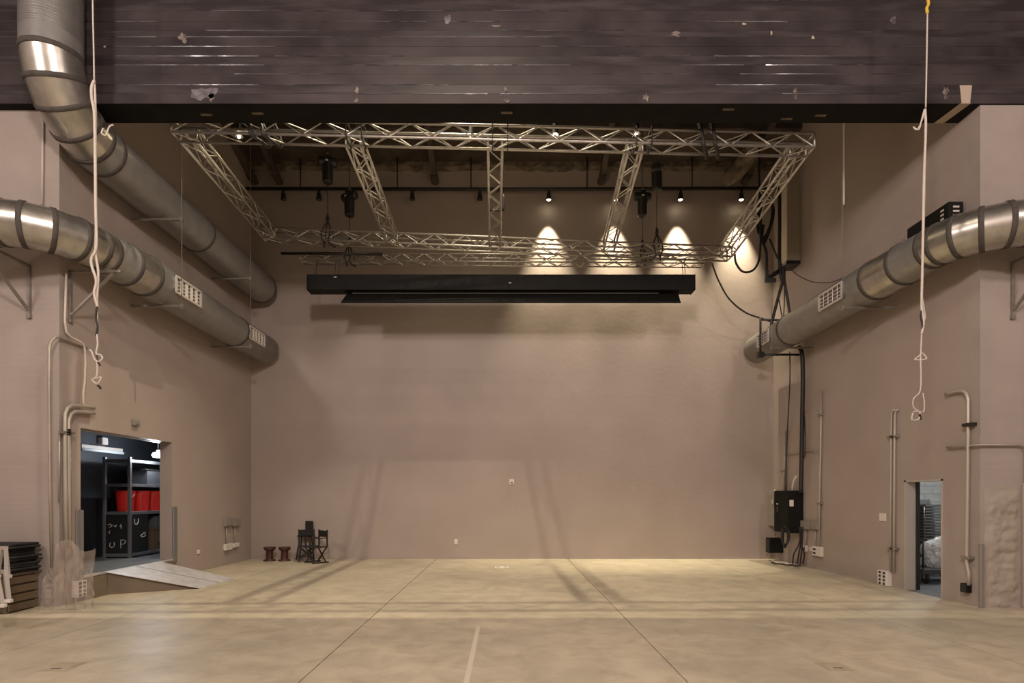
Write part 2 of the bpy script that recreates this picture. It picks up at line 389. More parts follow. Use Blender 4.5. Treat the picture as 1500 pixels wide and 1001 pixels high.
# ================================================================== DUCTS
def duct(name, label, pts, segs, bands, rib=None):
    """pts: (point, radius); segs: material per segment; bands: indices of points that carry a sealant band"""
    ps = [Vector(p) for p, r in pts]; rs = [r for p, r in pts]; n = 28
    t = thing(name, label, 'duct', (ps[0].x, ps[0].y, min(p.z for p in ps)-max(rs)), 'big round ventilation ducts')
    tan = []
    for i in range(len(ps)):
        a = (ps[i]-ps[i-1]).normalized() if i else None; b = (ps[i+1]-ps[i]).normalized() if i < len(ps)-1 else None
        tan.append(((a+b) if a and b else (a or b)).normalized())
    u = tan[0].cross(Vector((0,0,1)) if abs(tan[0].z) < .9 else Vector((1,0,0))).normalized(); fr = []
    for i in range(len(ps)):
        u = (u-tan[i]*u.dot(tan[i])).normalized(); fr.append((u.copy(), tan[i].cross(u)))
    def ring(i, r): return [ps[i]+(fr[i][0]*math.cos(2*PI*q/n)+fr[i][1]*math.sin(2*PI*q/n))*r for q in range(n)]
    for i, m in enumerate(segs):
        mb = MB(); mb.add(ring(i, rs[i])+ring(i+1, rs[i+1]), [(q,(q+1)%n,n+(q+1)%n,n+q) for q in range(n)], True)
        if i == 0:
            mb.f.append(list(range(n))[::-1]); mb.smooth.append(False)
        mb.build('elbow_gore' if m == 'gore' else 'duct_length', m, t, recalc=False)
    for i in bands:
        mb = MB(); wv = tan[i]*.036; r = max(rs[i], rs[i])+.012; vs = []
        for off, rr in ((-wv, r-.012), (-wv*.9, r), (wv*.9, r), (wv, r-.012)):
            vs += [p+off for p in ring(i, rr)]
        mb.add(vs, [(a*n+q, a*n+(q+1)%n, (a+1)*n+(q+1)%n, (a+1)*n+q) for a in range(3) for q in range(n)], True)
        mb.build('seal_band', 'band', t, recalc=False)
    return t
zU, zD = CH+5.66, CH+4.0
ru, rf, rn = .385, .37, .325
X = -6.67
du = duct('ventilation_duct', 'round duct coming down past the dark beam then running under it along the left wall',
  [((X,15.5,zU),ru),((X,15.42,zU),ru),((X,12.2,zU),ru),((X,9.35,zU),ru),((X,9.08,zU+.02),ru),((X,8.80,zU+.10),ru),((X,8.55,zU+.27),ru),((X,8.38,zU+.50),ru),((X,8.31,zU+.80),ru),((X,8.31,zU+1.02),ru),((X,8.31,zU+1.75),ru),((X,8.31,12.2),ru)],
  ['duct','duct','duct','duct','gore','gore','gore','gore','duct','duct_rib_z','duct_rib_z'], [1,2,3,4,5,6,7,8,10])
dl = duct('ventilation_duct', 'round duct low on the left wall curving outward above the loading opening',
  [((-6.60,15.5,zD),rf),((-6.60,13.7,zD),rf),((-6.57,10.25,zD),rf),((-6.60,9.78,zD),rf*.97),((-6.64,9.33,zD),rn),((-6.65,9.12,zD),rn),((-6.69,8.82,zD),rn),((-6.86,8.54,zD),rn),((-7.10,8.36,zD),rn),((-7.36,8.29,zD),rn),((-7.55,8.28,zD),rn),((-12,8.28,zD),rn)],
  ['duct','duct','gore','duct','gore','gore','gore','gore','gore','gore','duct'], [1,2,3,4,5,6,7,8,9,10])
dr = duct('ventilation_duct', 'round duct on the right wall curving out above the chair store door',
  [((6.85,15.5,zD),rf),((6.85,13.6,zD),rf),((6.85,10.45,zD),rf),((6.87,9.75,zD),rf*.96),((6.87,9.12,zD),rn),((6.89,8.98,zD),rn),((6.97,8.72,zD),rn),((7.14,8.51,zD),rn),((7.38,8.36,zD),rn),((7.62,8.29,zD),rn),((7.80,8.28,zD),rn),((12,8.28,zD),rn)],
  ['duct','duct','gore','duct','gore','gore','gore','gore','gore','gore','duct'], [1,2,3,4,5,6,7,8,9,10])
def grille(t, x, sgn, y0, y1, zc):
    h = .15; r = rf
    g = MB()
    for a, b in (((y0, zc-h),(y1, zc-h)),((y0, zc+h),(y1, zc+h)),((y0, zc-h),(y0, zc+h)),((y1, zc-h),(y1, zc+h))):
        g.bar((x+sgn*(r+.015), a[0], a[1]), (x+sgn*(r+.015), b[0], b[1]), .035, .035)
    gp = g.build('air_grille', 'grille', t)
    MB().box((x+sgn*(r-.06), y0, zc-h), (x+sgn*(r-.0), y1, zc+h)).build('backing', 'dark_in', gp)
    for i in range(1, 5):
        y = y0+(y1-y0)*i/5
        MB().obox((x+sgn*(r+.008), y, zc), (.018, .03, 0), (-.004, .003, 0), (0, 0, h)).build('vane', 'grille', gp)
    for i in range(-1, 2):
        MB().bar((x+sgn*(r+.006), y0, zc+i*.07), (x+sgn*(r+.006), y1, zc+i*.07), .006, .02).build('vane', 'grille', gp)
grille(dl, -6.58, 1, 10.63, 11.48, zD-.02); grille(dl, -6.6, 1, 13.75, 14.55, zD-.02)
grille(dr, 6.85, -1, 10.93, 11.72, zD-.02); grille(dr, 6.85, -1, 14.0, 14.6, zD-.02)
# strut hangers with long rods
def hanger(x_wall, x_end, D, zs, ztop, label):
    t = thing('duct_hanger', label, 'bracket', (x_wall, D, min(zs)), 'duct hangers')
    sg = 1 if x_end > x_wall else -1
    for zz in zs:
        b = MB().bar((x_wall, D, zz), (x_end+sg*.03, D, zz), .041, .041).build('strut', 'steel', t)
        MB().box((x_end-.02, D-.02, zz-.05), (x_end+.02, D+.02, zz+.05)).build('rod_nut', 'steel', b)
    MB().tube([(x_end, D, min(zs)-.06), (x_end, D, ztop)], .007, 6).build('threaded_rod', 'steel', t)
bu, bl = zU-ru-.025, zD-rf-.025
hanger(XL, -6.16, 10.75, (bu, bl), TOPZ, 'strut hanger and long rod under both left ducts beside the first grille')
hanger(XL, -6.18, 13.68, (bu, bl), TOPZ, 'strut hanger and long rod under both left ducts beside the second grille')
hanger(XR, 6.43, 10.85, (bl,), TOPZ, 'strut hanger and long rod under the right duct')
hanger(XR, 6.43, 13.75, (bl,), zD+rf+.2, 'short strut hanger under the far end of the right duct')
MB_rod = MB().tube([(6.43, 10.80, TOPZ), (6.43, 10.80, CH+427/F*10.8)], .016, 8)
tag(MB_rod.build('rod_sleeve', 'white'), 'pale sleeve over the upper rod on the right wall', 'rod')
def tri_bracket(a, out, drop, label):                  # a: wall point at the top, out: arm vector, drop
    a = Vector(a); out = Vector(out)
    t = thing('wall_bracket', label, 'bracket', (a.x, a.y, a.z-drop), 'triangular duct brackets')
    o2 = out.normalized()*.021
    MB().bar(a+o2, a+o2-Vector((0,0,drop)), .041, .041).build('upright', 'steel', t)
    MB().bar(a+o2, a+out, .041, .041).build('arm', 'steel', t)
    MB().bar(a+o2*2-Vector((0,0,drop*.88)), a+out*.86-Vector((0,0,.02)), .035, .035).build('brace', 'steel', t)
    MB().box(a+o2-Vector((.03,.03,drop+.03)), a+o2+Vector((.03,.03,-drop+.03))).build('foot_plate', 'steel', t)
tri_bracket((XL, 9.22, zD-rn-.02), (.85,0,0), .80, 'triangular strut bracket on the left wall under the duct bend')
tri_bracket((-7.58, RDL, zD-rn-.02), (0,-1.05,0), .80, 'triangular strut bracket on the left return wall')
tri_bracket((7.93, RDR, zD-rn-.02), (0,-1.0,0), .85, 'triangular strut bracket on the right return wall')

# ================================================================== TRUSS GRID
def lacing(mb, o, t, L_, e1, e2, w_, h, r=.011, pitch=.36):
    """zigzag braces on the four faces of a box truss. o: corner, e1 (width dir), e2 (height dir)"""
    n = max(2, int(round(L_/pitch))); st = L_/n
    for fo, fd, sz, ph in ((o, e1, w_, 0), (o+e2*h, e1, w_, 1), (o, e2, h, 0), (o+e1*w_, e2, h, 1)):
        for i in range(n):
            a = fo+t*(i*st); b = fo+t*((i+1)*st)
            if (i+ph) % 2: p, q = a+fd*sz, b
            else: p, q = a, b+fd*sz
            mb.tube([p, q], r, 5, False)
    return mb
def truss_span(parent, a, b, side, w_=.27, h=.235, r=.0235, pitch=.36, name='truss_span'):
    """a, b: ends of the reference bottom chord; side: direction of the section width"""
    a, b = Vector(a), Vector(b); t = (b-a); L_ = t.length; t.normalize()
    e2 = Vector((0,0,1)); e2 = (e2-t*e2.dot(t)).normalized(); e1 = Vector(side); e1 = (e1-t*e1.dot(t)-e2*e1.dot(e2)).normalized()
    sp = lacing(MB(), a, t, L_, e1, e2, w_, h, pitch=pitch)
    for i in range(2):
        o = a+t*(L_*i)
        cs = [o, o+e1*w_, o+e1*w_+e2*h, o+e2*h]
        for q in range(4): sp.tube([cs[q], cs[(q+1)%4]], r*.8, 6)
    s = sp.build(name, 'alu', parent, recalc=False)
    for i, k in ((0,0),(1,0),(0,1),(1,1)):
        o = a+e1*w_*i+e2*h*k
        MB().tube([o, o+t*L_], r, 8).build('chord', 'alu', s)
    return s
FLc, FRc = P(251,193,9.47), P(1193,215.6,9.65)
RLc, RRc = P(385,348,13.1), P(1072,376,13.7)
tg = thing('lighting_truss', 'large rectangular aluminium lighting truss frame with three cross spans hung below the beam', 'truss', (FLc+FRc+RLc+RRc)/4)
truss_span(tg, FLc, FRc, (0,1,0)); truss_span(tg, RLc, RRc, (0,1,0))
dv = Vector((0,.27,0))
truss_span(tg, FLc+dv, RLc, (1,0,0)); truss_span(tg, FRc+dv, RRc, (-1,0,0))
for fx, rx in ((500, 566), (714, 717), (925, 884)):
    def on(a, b, x):
        # point of the chord a-b that stands at the picture column x
        k = 0.; lo, hi = 0., 1.
        for _ in range(40):
            m_ = (lo+hi)/2; p = a.lerp(b, m_)
            if VX+F*p.x/p.y < x: lo = m_
            else: hi = m_
        return a.lerp(b, lo)
    f_ = on(FLc, FRc, fx); r_ = on(RLc, RRc, rx)
    truss_span(tg, f_+dv, r_, (1,0,0), w_=.25)
# screen truss behind
SLc, SRc = P(440,381,14.15), P(1032,386,14.15)
ts = thing('screen_truss', 'smaller aluminium truss carrying the black screen case', 'truss', (SLc+SRc)/2)
truss_span(ts, SLc, SRc, (0,1,0), w_=.26, h=.19, r=.018, pitch=.28)
pl = P(412,371.5,14.1); pr = P(560,372.5,14.1)
MB().tube([pl, pr], .035, 10).build('black_pipe', 'black', ts)
# screen case
A = P(450,402,13.9); B = P(1018,403,13.9); zb = A.z-.38
tc = thing('projection_screen', 'long black roll-up screen case hung on wires from the smaller truss', 'screen', ((A.x+B.x)/2, 14.07, zb))
MB().bbox((A.x, 13.9, zb), (B.x, 14.24, A.z), .012).build('case', 'blackbox', tc)
for x in (A.x, B.x):
    MB().bbox((x-.012 if x < 0 else x-.002, 13.892, zb-.006), (x+.002 if x < 0 else x+.012, 14.25, A.z+.006), .004).build('end_cap', 'blackbox', tc)
l0, l1 = P(508,432,14.12), P(994,432,14.12); m0, m1 = P(500,443.5,13.86), P(997,444.5,13.86)
zt = zb-.012
MB().prism([Vector((l0.x,14.16,zt)), Vector((l0.x,14.13,zt)), Vector((m0.x,13.86,zb-.20)), Vector((m0.x,13.875,zb-.20))], (0,0,0)) if False else None
fl = MB(); T = Vector((0,.02,.006))
q = [Vector((l0.x,14.13,zt)), Vector((l1.x,14.13,zt)), Vector((m1.x,13.88,zb-.29)), Vector((m0.x,13.88,zb-.29))]
fl.prism(q, T); flap = fl.build('flap', 'blackbox', tc)
MB().bbox((m0.x-.01, 13.865, zb-.33), (m1.x+.01, 13.90, zb-.285), .006).build('flap_edge', 'blackbox', flap)
MB().box((l0.x+.15, 14.10, zb-.014), (l1.x-.5, 14.125, zb-.003)).build('slot_edge', 'white', tc)
MB().tube([(l0.x+.05, 14.18, zb-.04), (l1.x-.05, 14.18, zb-.04)], .03, 10).build('roller_bar', 'blackbox', tc)
for px in (747, 491):
    c = P(px, 414.5 if px > 500 else 406, 13.895); MB().box((c.x-.035, 13.893, c.z-.008), (c.x+.035, 13.9, c.z+.008)).build('maker_plate', 'white', tc)
for px, k in ((461,0),(489,0),(493,1),(1002,0),(1007,1)):
    c = P(px, 402, 14.0); MB().tube([(c.x, 14.05+.1*k, A.z), (c.x, 14.2+.05*k, SLc.z+.02)], .008, 6).build('hanging_wire', 'black', tc)

# ---------------------------------------------------------------- hoists
def hoist(px, py, D, hook_z, low_z, wide, label, rz):
    c = P(px, py, D); t = thing('chain_hoist', label, 'hoist', (c.x, c.y, low_z), 'chain hoists holding the trusses')
    R = Matrix.Translation(c) @ Matrix.Rotation(rz, 4, 'Z')
    MB().lathe((0,0,0), [(.085,-.30),(.12,-.27),(.125,.0),(.125,.18),(.10,.26),(.06,.28)], 16).xf(R).build('chain_bag', 'black', t)
    bd = MB().lathe((-.22,0,.20), [(.07,0),(.11,.03),(.115,.18),(.115,.30),(.10,.42),(.05,.45)], 16, (1,0,0)).xf(R).build('motor', 'black', t)
    MB().bbox((-.07,-.10,.10), (.07,.10,.34), .02).xf(R).build('gear_case', 'black', t)
    MB().box((-.05,-.127,.16), (.01,-.10,.20)).xf(R).build('rating_plate', 'white', bd)
    MB().tube(smooth_path([c+Vector((0,0,.33)), c+Vector((.03,0,.37)), c+Vector((0,0,.42)), c+Vector((-.03,0,.38))], 5), .012, 6).build('top_hook', 'steel', t)
    MB().tube([c+Vector((0,0,.42)), Vector((c.x, c.y, TOPZ))], .010, 6).build('upper_chain', 'black', t)
    MB().tube([c-Vector((0,0,.28)), Vector((c.x, c.y, hook_z))], .009, 6).build('lower_chain', 'black', t)
    MB().lathe((c.x, c.y, hook_z-.10), [(.012,0),(.04,.02),(.045,.08),(.03,.13),(.012,.18)], 10).build('hook_block', 'black', t)
    for dx in (-wide, wide):
        MB().tube(smooth_path([(c.x, c.y, hook_z-.08), (c.x+dx*.8, c.y-.09, hook_z-.30), (c.x+dx, c.y-.16, low_z+.12), (c.x+dx*.6, c.y-.15, low_z-.045), (c.x+dx*1.3, c.y+.14, low_z-.05), (c.x+dx, c.y+.16, low_z+.15), (c.x+dx*.7, c.y+.08, hook_z-.3), (c.x, c.y, hook_z-.08)], 6), .016, 6).build('sling', 'rubber', t)
zr = lambda x: RLc.lerp(RRc, (x-RLc.x)/(RRc.x-RLc.x)).z
x1 = P(480,250,13.3); hoist(480, 250, 13.3, P(480,318,13.3).z, zr(x1.x), .10, 'black chain hoist with a tall chain bag holding the frame truss, on the unlit side', .3)
x1 = P(962,262,13.75); hoist(962, 262, 13.75, P(963,338,13.75).z, zr(x1.x), .10, 'black chain hoist with a tall chain bag holding the frame truss, on the spotlit side', 1.2)
hoist(512, 300, 14.28, P(512,352,14.28).z, SLc.z, .08, 'black chain hoist holding the screen truss, on the unlit side', -.5)
hoist(941, 300, 14.28, P(941,355,14.28).z, SLc.z, .08, 'black chain hoist holding the screen truss, on the spotlit side', .1)
# front slings
for px, dx, lab in ((376, .30, 'pair of black lifting slings on the front truss near its left corner'), (1036, .12, 'pair of black lifting slings on the front truss near its right corner'),):
    t0 = FLc.lerp(FRc, (px-251)/(1193-251)); t = thing('lifting_sling', lab, 'sling', t0)
    for s_ in (-1, 1):
        a = t0+Vector((s_*.10, 0, 0))
        MB().tube(smooth_path([a+Vector((-dx,.13,1.2)), a+Vector((-dx*.5,-.05,.32)), a+Vector((-.02,-.045,.1)), a+Vector((.0,-.04,-.035)), a+Vector((.10,.14,-.05)), a+Vector((.16,.31,-.035)), a+Vector((.12,.31,.2)), a+Vector((-dx*.2,.2,.6)), a+Vector((-dx,.14,1.2))], 5), .03, 7).build('strap', 'rubber', t)
    MB().tube([t0+Vector((-dx,.13,1.15)), Vector((t0.x-dx, t0.y+.13, TOPZ))], .012, 6).build('chain', 'black', t)
for px, wh in ((515,'cross span on the loading door side'), (728,'middle cross span'), (940,'cross span on the spotlit side')):
    t0 = FLc.lerp(FRc, (px-251)/(1193-251)); t = thing('truss_clamp', 'black strap clamp on the front truss at the '+wh, 'clamp', t0, 'strap clamps on the front truss')
    for s_ in (-.13, .13):
        a = t0+Vector((s_, 0, 0)); cs = [a+Vector((0,-.03,-.03)), a+Vector((0,.30,-.03)), a+Vector((0,.30,.27)), a+Vector((0,-.03,.27))]
        mb = MB()
        for q in range(4): mb.bar(cs[q], cs[(q+1)%4], .04, .012, (1,0,0))
        mb.build('strap', 'rubber', t)
    MB().tube([t0+Vector((0,.13,.25)), Vector((t0.x, t0.y+.13, TOPZ))], .012, 6).build('chain', 'black', t)
# cable wrapped round the middle span
cm = P(727,306,11.9)
q = [Vector((cm.x+a, cm.y, cm.z+b)) for a, b in ((-.155,.3),(-.16,.02),(-.12,-.03),(.12,-.03),(.16,.02),(.155,.3))]
tag(MB().tube(smooth_path(q, 5), .022, 8).build('cable_loop', 'rubber'), 'black cable loop slung under the middle cross span', 'cable')

# ---------------------------------------------------------------- pipe with spotlights near the back wall
DP = 15.48; zp = CH+(VY-277.5)/F*DP
tp = thing('lighting_pipe', 'long black lighting pipe across the top of the back wall', 'pipe', (0, DP, zp))
MB().tube([(XL, DP, zp+.02), (0, DP, zp+.0), (XR, DP, zp+.03)], .045, 12).build('pipe', 'black', tp)
for px in (582, 690, 1014, 440, 860):
    c = P(px, 250, DP); MB().tube([(c.x, DP, zp), (c.x, DP, 11.0)], .018, 8).build('drop_rod', 'black', tp)
def track_head(px, lit, label, group, dim=False):
    c = P(px, 280, DP); t = thing('spotlight', label, 'spotlight', (c.x, DP, zp-.30), group)
    MB().box((c.x-.03, DP-.03, zp-.10), (c.x+.03, DP+.03, zp-.03)).build('clamp', 'black', t)
    ax = Vector((0, .06, -1)).normalized()
    can = MB().lathe((c.x, DP, zp-.09), [(.03,0),(.055,.02),(.06,.10),(.075,.16),(.075,.19),(.06,.19)], 16, ax).build('lamp_can', 'black', t)
    MB().lathe(Vector((c.x, DP, zp-.09))+ax*.175, [(.058,0),(.058,.01),(.04,.03),(.01,.036)], 16, ax).build('lens', 'lens' if lit else 'glass_dark', can)
    if lit:
        s = Vector((c.x, DP, zp-.09))+ax*.23
        spot('wall_spot', s, s+ax, lit, (1,.87,.62), 52, 1.0, .03)
LITG = 'lit spotlights on the back wall pipe'
for px, p, lab in ((804,2500,'lit pipe spotlight nearest the middle of the back wall'),(902,2500,'lit pipe spotlight behind the slanting cross span'),(997,2500,'lit pipe spotlight with a dark hoist on one side'),(1086,2500,'lit pipe spotlight nearest the right wall')):
    track_head(px, p, lab, LITG)
for px in (415, 467, 604, 703):
    track_head(px, 0, 'unlit black spotlight hanging from the long pipe', 'unlit spotlights on the pipe')
# small bright down lamps above the truss
for px, py, D, p, rad, lab in ((350,200,10.6,8,.028,'small lit lamp above the frame near the left corner'),(690,199,11.6,8,.025,'small lit lamp beside the middle cross span'),(813,198,11.5,45,.055,'brightest lit lamp hanging above the front truss'),(932,196,11.0,8,.025,'small lit lamp above the slanting cross span')):
    c = P(px, py, D); t = thing('ceiling_lamp', lab, 'lamp', c, 'small lamps above the truss frame')
    MB().lathe(c, [(.02,.26),(.05,.24),(.07,.05),(.075,.0)], 14).build('lamp_can', 'black', t)
    MB().lathe(c, [(rad*.3,-.035),(rad,-.015),(rad,.02),(rad*.5,.03)], 14).build('bulb', 'lens', t)
    MB().tube([c+Vector((0,0,.25)), Vector((c.x, c.y, TOPZ))], .010, 6).build('stem', 'black', t)
    point('lamp_light', c-Vector((0,0,.10)), p, (1,.82,.52), .04)
# knee braces and dark beams
for px, up in ((410,'second from the left wall'),(374,'hard against the left wall'),(638,'left of the middle cross span'),(880,'behind the slanting cross span'),(1090,'beside the crumpled flexible duct')):
    a = P(px, 268, DB-.02); b = Vector((a.x-(.0), 13.8, 11.15))
    t = MB().bar(a, b, .14, .16).bar(a, a+Vector((0,-.35,.02)), .2, .05); tag(t.build('knee_brace', 'ceil'), 'dark timber knee brace under the soffit, '+up, 'brace', 'knee braces under the soffit')
q = [P(1062,262,15.0), P(1080,250,14.9), P(1098,225,14.6), P(1110,205,14.2)]
tag(MB().tube(smooth_path(q, 5), [.22]*16, 14).build('flexible_duct', 'dust'), 'crumpled dusty flexible duct under the soffit beside the right wall', 'duct')

# ================================================================== RIGHT WALL CABLES AND BOXES
c0 = WR(1148, 240); 
chn = thing('cable_channel', 'tall olive beige box channel high on the right wall', 'channel', (XR-.16, 14.5, 7.7))
MB().bbox((XR-.33, 14.36, CH+(VY-383)/F*14.4), (XR, 14.78, 11.0), .01).build('channel_body', 'chan', chn)
MB().bbox((XR-.36, 14.33, CH+(VY-383)/F*14.4-.09), (XR, 14.80, CH+(VY-383)/F*14.4), .01).build('bottom_cap', 'black', chn)
def cable(parent, pix, r, D=None, n=8, m='rubber', name='cable'):
    pts = [P(*p) if len(p) == 3 else P(p[0], p[1], D) for p in pix]
    return MB().tube(smooth_path(pts, 6), r, n).build(name, m, parent)
cb = thing('cable_bundle', 'bundle of thick black cables dropping beside the right wall', 'cable', P(1140,470,14.2))
cable(cb, [(1142,282),(1142,330),(1142,390),(1146,412)], .045, 14.25)
cable(cb, [(1076,368,13.75),(1078,385,13.75),(1088,398,13.8),(1103,396,13.9),(1112,380,14),(1114,350,14.05),(1113,300,14.1),(1112,240,14.2),(1114,190,14.2)], .026)
cable(cb, [(1118,330),(1116,350),(1122,370),(1123,395),(1124,412)], .04, 14.1)
for a in range(4):
    cable(cb, [(1110+a*2,300),(1109+a*2,335+a*4),(1116+a,349+a*3),(1126+a,335),(1131+a,308),(1126,288),(1116,284),(1110+a*2,300)], .020, 14.12+.03*a)
cable(cb, [(1127,350),(1136,372),(1146,392),(1147,410)], .025, 14.15)
cable(cb, [(1147,392),(1148,405),(1141,432),(1135,455),(1130,476),(1128,492)], .04, 14.2)
cable(cb, [(1149,395),(1149,412),(1154,440),(1157,462),(1157,478,14.3)], .035, 14.2)
cable(cb, [(1140,432),(1143,450),(1147,467),(1149,440),(1149,414)], .014, 14.1)
br_ = MB().bar(P(1124,408,14.1), P(1144,395,14.3), .10, .10).bar(P(1121,411,14.1), P(1136,411,14.1), .08, .10)
br_.build('cable_bracket', 'black', cb)
ck = thing('clamp_frame', 'black pipe clamp and strut around the far end of the right duct', 'bracket', P(1127,512,14.0))
dz = 14.35
MB().tube([(6.85-.42, dz, zD-.5), (6.85-.42, dz, zD+.52)], .028, 8).build('upright', 'black', ck)
MB().tube([(6.40, dz, zD-.42), (XR, dz, zD-.42)], .03, 8).build('cross_bar', 'black', ck)
MB().tube([(6.40, dz-.1, zD+.44), (XR, dz+.0, zD+.44)], .028, 8).build('cross_bar', 'black', ck)
MB().box((6.36, dz-.07, zD-.49), (6.50, dz+.07, zD-.36)).build('clamp', 'black', ck)
ct = thing('black_tray', 'flat black cable tray lying along the top of the right duct', 'tray', (7.0, 12.4, zD+rf))
MB().bbox((6.95, 11.6, zD+rf-.01), (7.25, 13.4, zD+rf+.05), .008).build('tray_base', 'black', ct)
for s_ in (6.96, 7.24): MB().box((s_-.01, 11.6, zD+rf+.05), (s_+.01, 13.4, zD+rf+.09)).build('tray_side', 'black', ct)
# thin swag cables
tag(MB().tube(smooth_path([P(1043,386,13.9), P(1052,410,14.1), P(1068,438,14.3), P(1092,458,14.5), P(1120,468,14.6), P(1130,472,14.5)], 8), .020, 8).build('swag_cable', 'rubber'), 'black cable drooping from the truss corner to the right duct', 'cable')
tag(MB().tube(smooth_path([P(1154,390,14.2), P(1168,403,13.6), P(1190,413,12.6), P(1215,414,11.8), P(1234,408,11.0)], 8), .010, 6).build('thin_cable', 'rubber'), 'thin dark cable sagging across the right wall above the duct', 'cable')
# riser cable down the wall
rc = thing('riser_cable', 'thick black riser cable strapped down the right wall into the black panel', 'cable', WR(1172,720))
cable(rc, [tuple([x, y]) for x, y in ()] or [(1170,508,14.1),(1175,520,13.98),(1176,560,13.95),(1175,620,13.98),(1174,680,14.0),(1173,722,14.0)], .05)
cable(rc, [(1157,515,14.6),(1157,560,14.6),(1153,640,14.6),(1151,722,14.6)], .014)
for py in (604, 652, 663):
    c = P(1176, py, 14.05); MB().lathe(c, [(.056,-.02),(.06,0),(.056,.02)], 12).build('tape_wrap', 'copper' if py != 652 else 'greybox', rc)
cable(rc, [(1176,590,14.02),(1179,620,14.0),(1179,665,14.0),(1176,672,14.02)], .012)
def wall_pipe(name, label, pix, r, side, off=.04, m='cond', straps=(), cat='conduit', group='wall conduits'):
    f = WL if side == 'L' else WR
    pts = [f(x, y, off) for x, y in pix]
    t = thing(name, label, cat, min(pts, key=lambda p: p.z), group)
    MB().tube(pts if len(pts) < 3 else pts, r, 10).build('pipe', m, t)
    for (x, y) in straps:
        c = f(x, y, off); sx = -1 if side == 'L' else 1
        MB().box((c.x-r*1.3, c.y-.09, c.z-.02), (c.x+abs(off), c.y+.09, c.z+.02) if side == 'R' else (c.x+r*1.3, c.y+.09, c.z+.02)).build('strap', 'steel', t)
    return t
wall_pipe('conduit', 'tall pale conduit beside the black panel ending bare at the top', [(1203,572),(1202.5,640),(1201,700),(1200,800)], .022, 'R', straps=((1202,608),(1201,738)), m='cond_grey')
wall_pipe('conduit', 'thin bent conduit crossing behind the riser cable', [(1153,667),(1165,665),(1185,661),(1194,662),(1198,668),(1199,690),(1198.5,770)], .016, 'R', m='cond')
wall_pipe('conduit', 'short conduit rising from the black panel', [(1149.5,632),(1149,680),(1148,725)], .024, 'R', straps=((1148,690),))
wall_pipe('conduit', 'slim conduit beside the short one above the black panel', [(1153.5,630),(1153,680),(1152,725)], .016, 'R')
wall_pipe('white_conduit', 'curved white flexible conduit into the top of the black panel', [(1166.5,698),(1163,704),(1161,713),(1161,724)], .022, 'R', off=.18, m='white')
def wbox(name, label, cat, side, x0, x1, y0, y1, depth, m, group=None, bevel=.008):
    """box on a side wall given by its picture corners on the wall plane"""
    f = WL if side == 'L' else WR
    xa, xb = (x0, x1) if side == 'L' else (x1, x0)
    p, q = f(x0, (y0+y1)/2), f(x1, (y0+y1)/2); xm = (x0+x1)/2
    zt_, zb_ = f(xm, y0).z, f(xm, y1).z
    ya, yb = sorted((p.y, q.y))
    X0, X1 = (XL, XL+depth) if side == 'L' else (XR-depth, XR)
    t = thing(name, label, cat, ((X0+X1)/2, (ya+yb)/2, zb_), group)
    MB().bbox((X0, ya, zb_), (X1, yb, zt_), bevel).build('box', m, t)
    t['_'] = 0; del t['_']
    return t, (X0, X1, ya, yb, zb_, zt_)
t, e = wbox('power_panel', 'big black power distribution panel on the right wall', 'panel', 'R', 1153, 1177, 719, 780, .34, 'blackbox')
pd = MB().bbox((e[0]-.02, e[2]+.03, e[4]+.03), (e[0], e[3]-.03, e[5]-.05), .008).build('panel_door', 'blackbox', t)
MB().box((e[0]-.026, e[3]-.25, e[5]-.36), (e[0]-.018, e[3]-.17, e[5]-.33)).build('label_plate', 'white', pd)
MB().box((e[0]-.01, e[2]-.006, e[5]-.40), (e[0]+.09, e[2]+.003, e[5]-.24)).build('sticker', 'white', t)
MB().bbox((e[0]-.05, e[3]-.30, e[5]-.55), (e[0]-.02, e[3]-.22, e[5]-.42), .008).build('latch', 'black', pd)
pc = thing('hanging_cables', 'loops of black cable hanging under the power panel', 'cable', P(1168,828,13.8))
for a in range(3):
    cable(pc, [(1146+a,775),(1145+a,790+a*2),(1150,798+a*2),(1156-a,790),(1155-a,778),(1149,771)], .022, 13.75+.03*a)
for a, (x0, x1) in enumerate(((1172,1161),(1174,1168),(1176,1172),(1175,1176))):
    cable(pc, [(x0,772,13.8),(x0-1,795,13.85),(x1+2,812,13.9),(x1,826,13.95)], .018)
wt, e = wbox('disconnect_switch', 'grey disconnect switch box beside the black panel', 'box', 'R', 1133, 1146, 724, 771, .16, 'greybox')
MB().bbox((e[0]-.05, e[2]+.06, e[5]-.30), (e[0], e[2]+.12, e[5]-.16), .008).build('switch_lever', 'greybox', wt)
MB().box((e[0]-.004, e[2]+.16, e[5]-.26), (e[0], e[2]+.26, e[5]-.17)).build('notice', 'white', wt)
MB().tube([((e[0]+e[1])/2, (e[2]+e[3])/2, e[5]), ((e[0]+e[1])/2, (e[2]+e[3])/2, e[5]+.12)], .03, 8).build('conduit_stub', 'cond', wt)
MB().tube([((e[0]+e[1])/2, (e[2]+e[3])/2, e[4]-.28), ((e[0]+e[1])/2, (e[2]+e[3])/2, e[4])], .014, 8).build('conduit_stub', 'cond', wt)
wt = thing('junction_box', 'small black box low on the right wall under the grey switch', 'box', (7.26, 15.35, .22)); e = (7.08, XR, 15.22, 15.48, .22, .62)
MB().bbox((e[0],e[2],e[4]),(e[1],e[3],e[5]),.008).build('box','blackbox',wt)
MB().bbox((e[0]-.015, e[2]+.03, e[4]+.03), (e[0], e[3]-.03, e[5]-.03), .005).build('cover', 'black', wt)
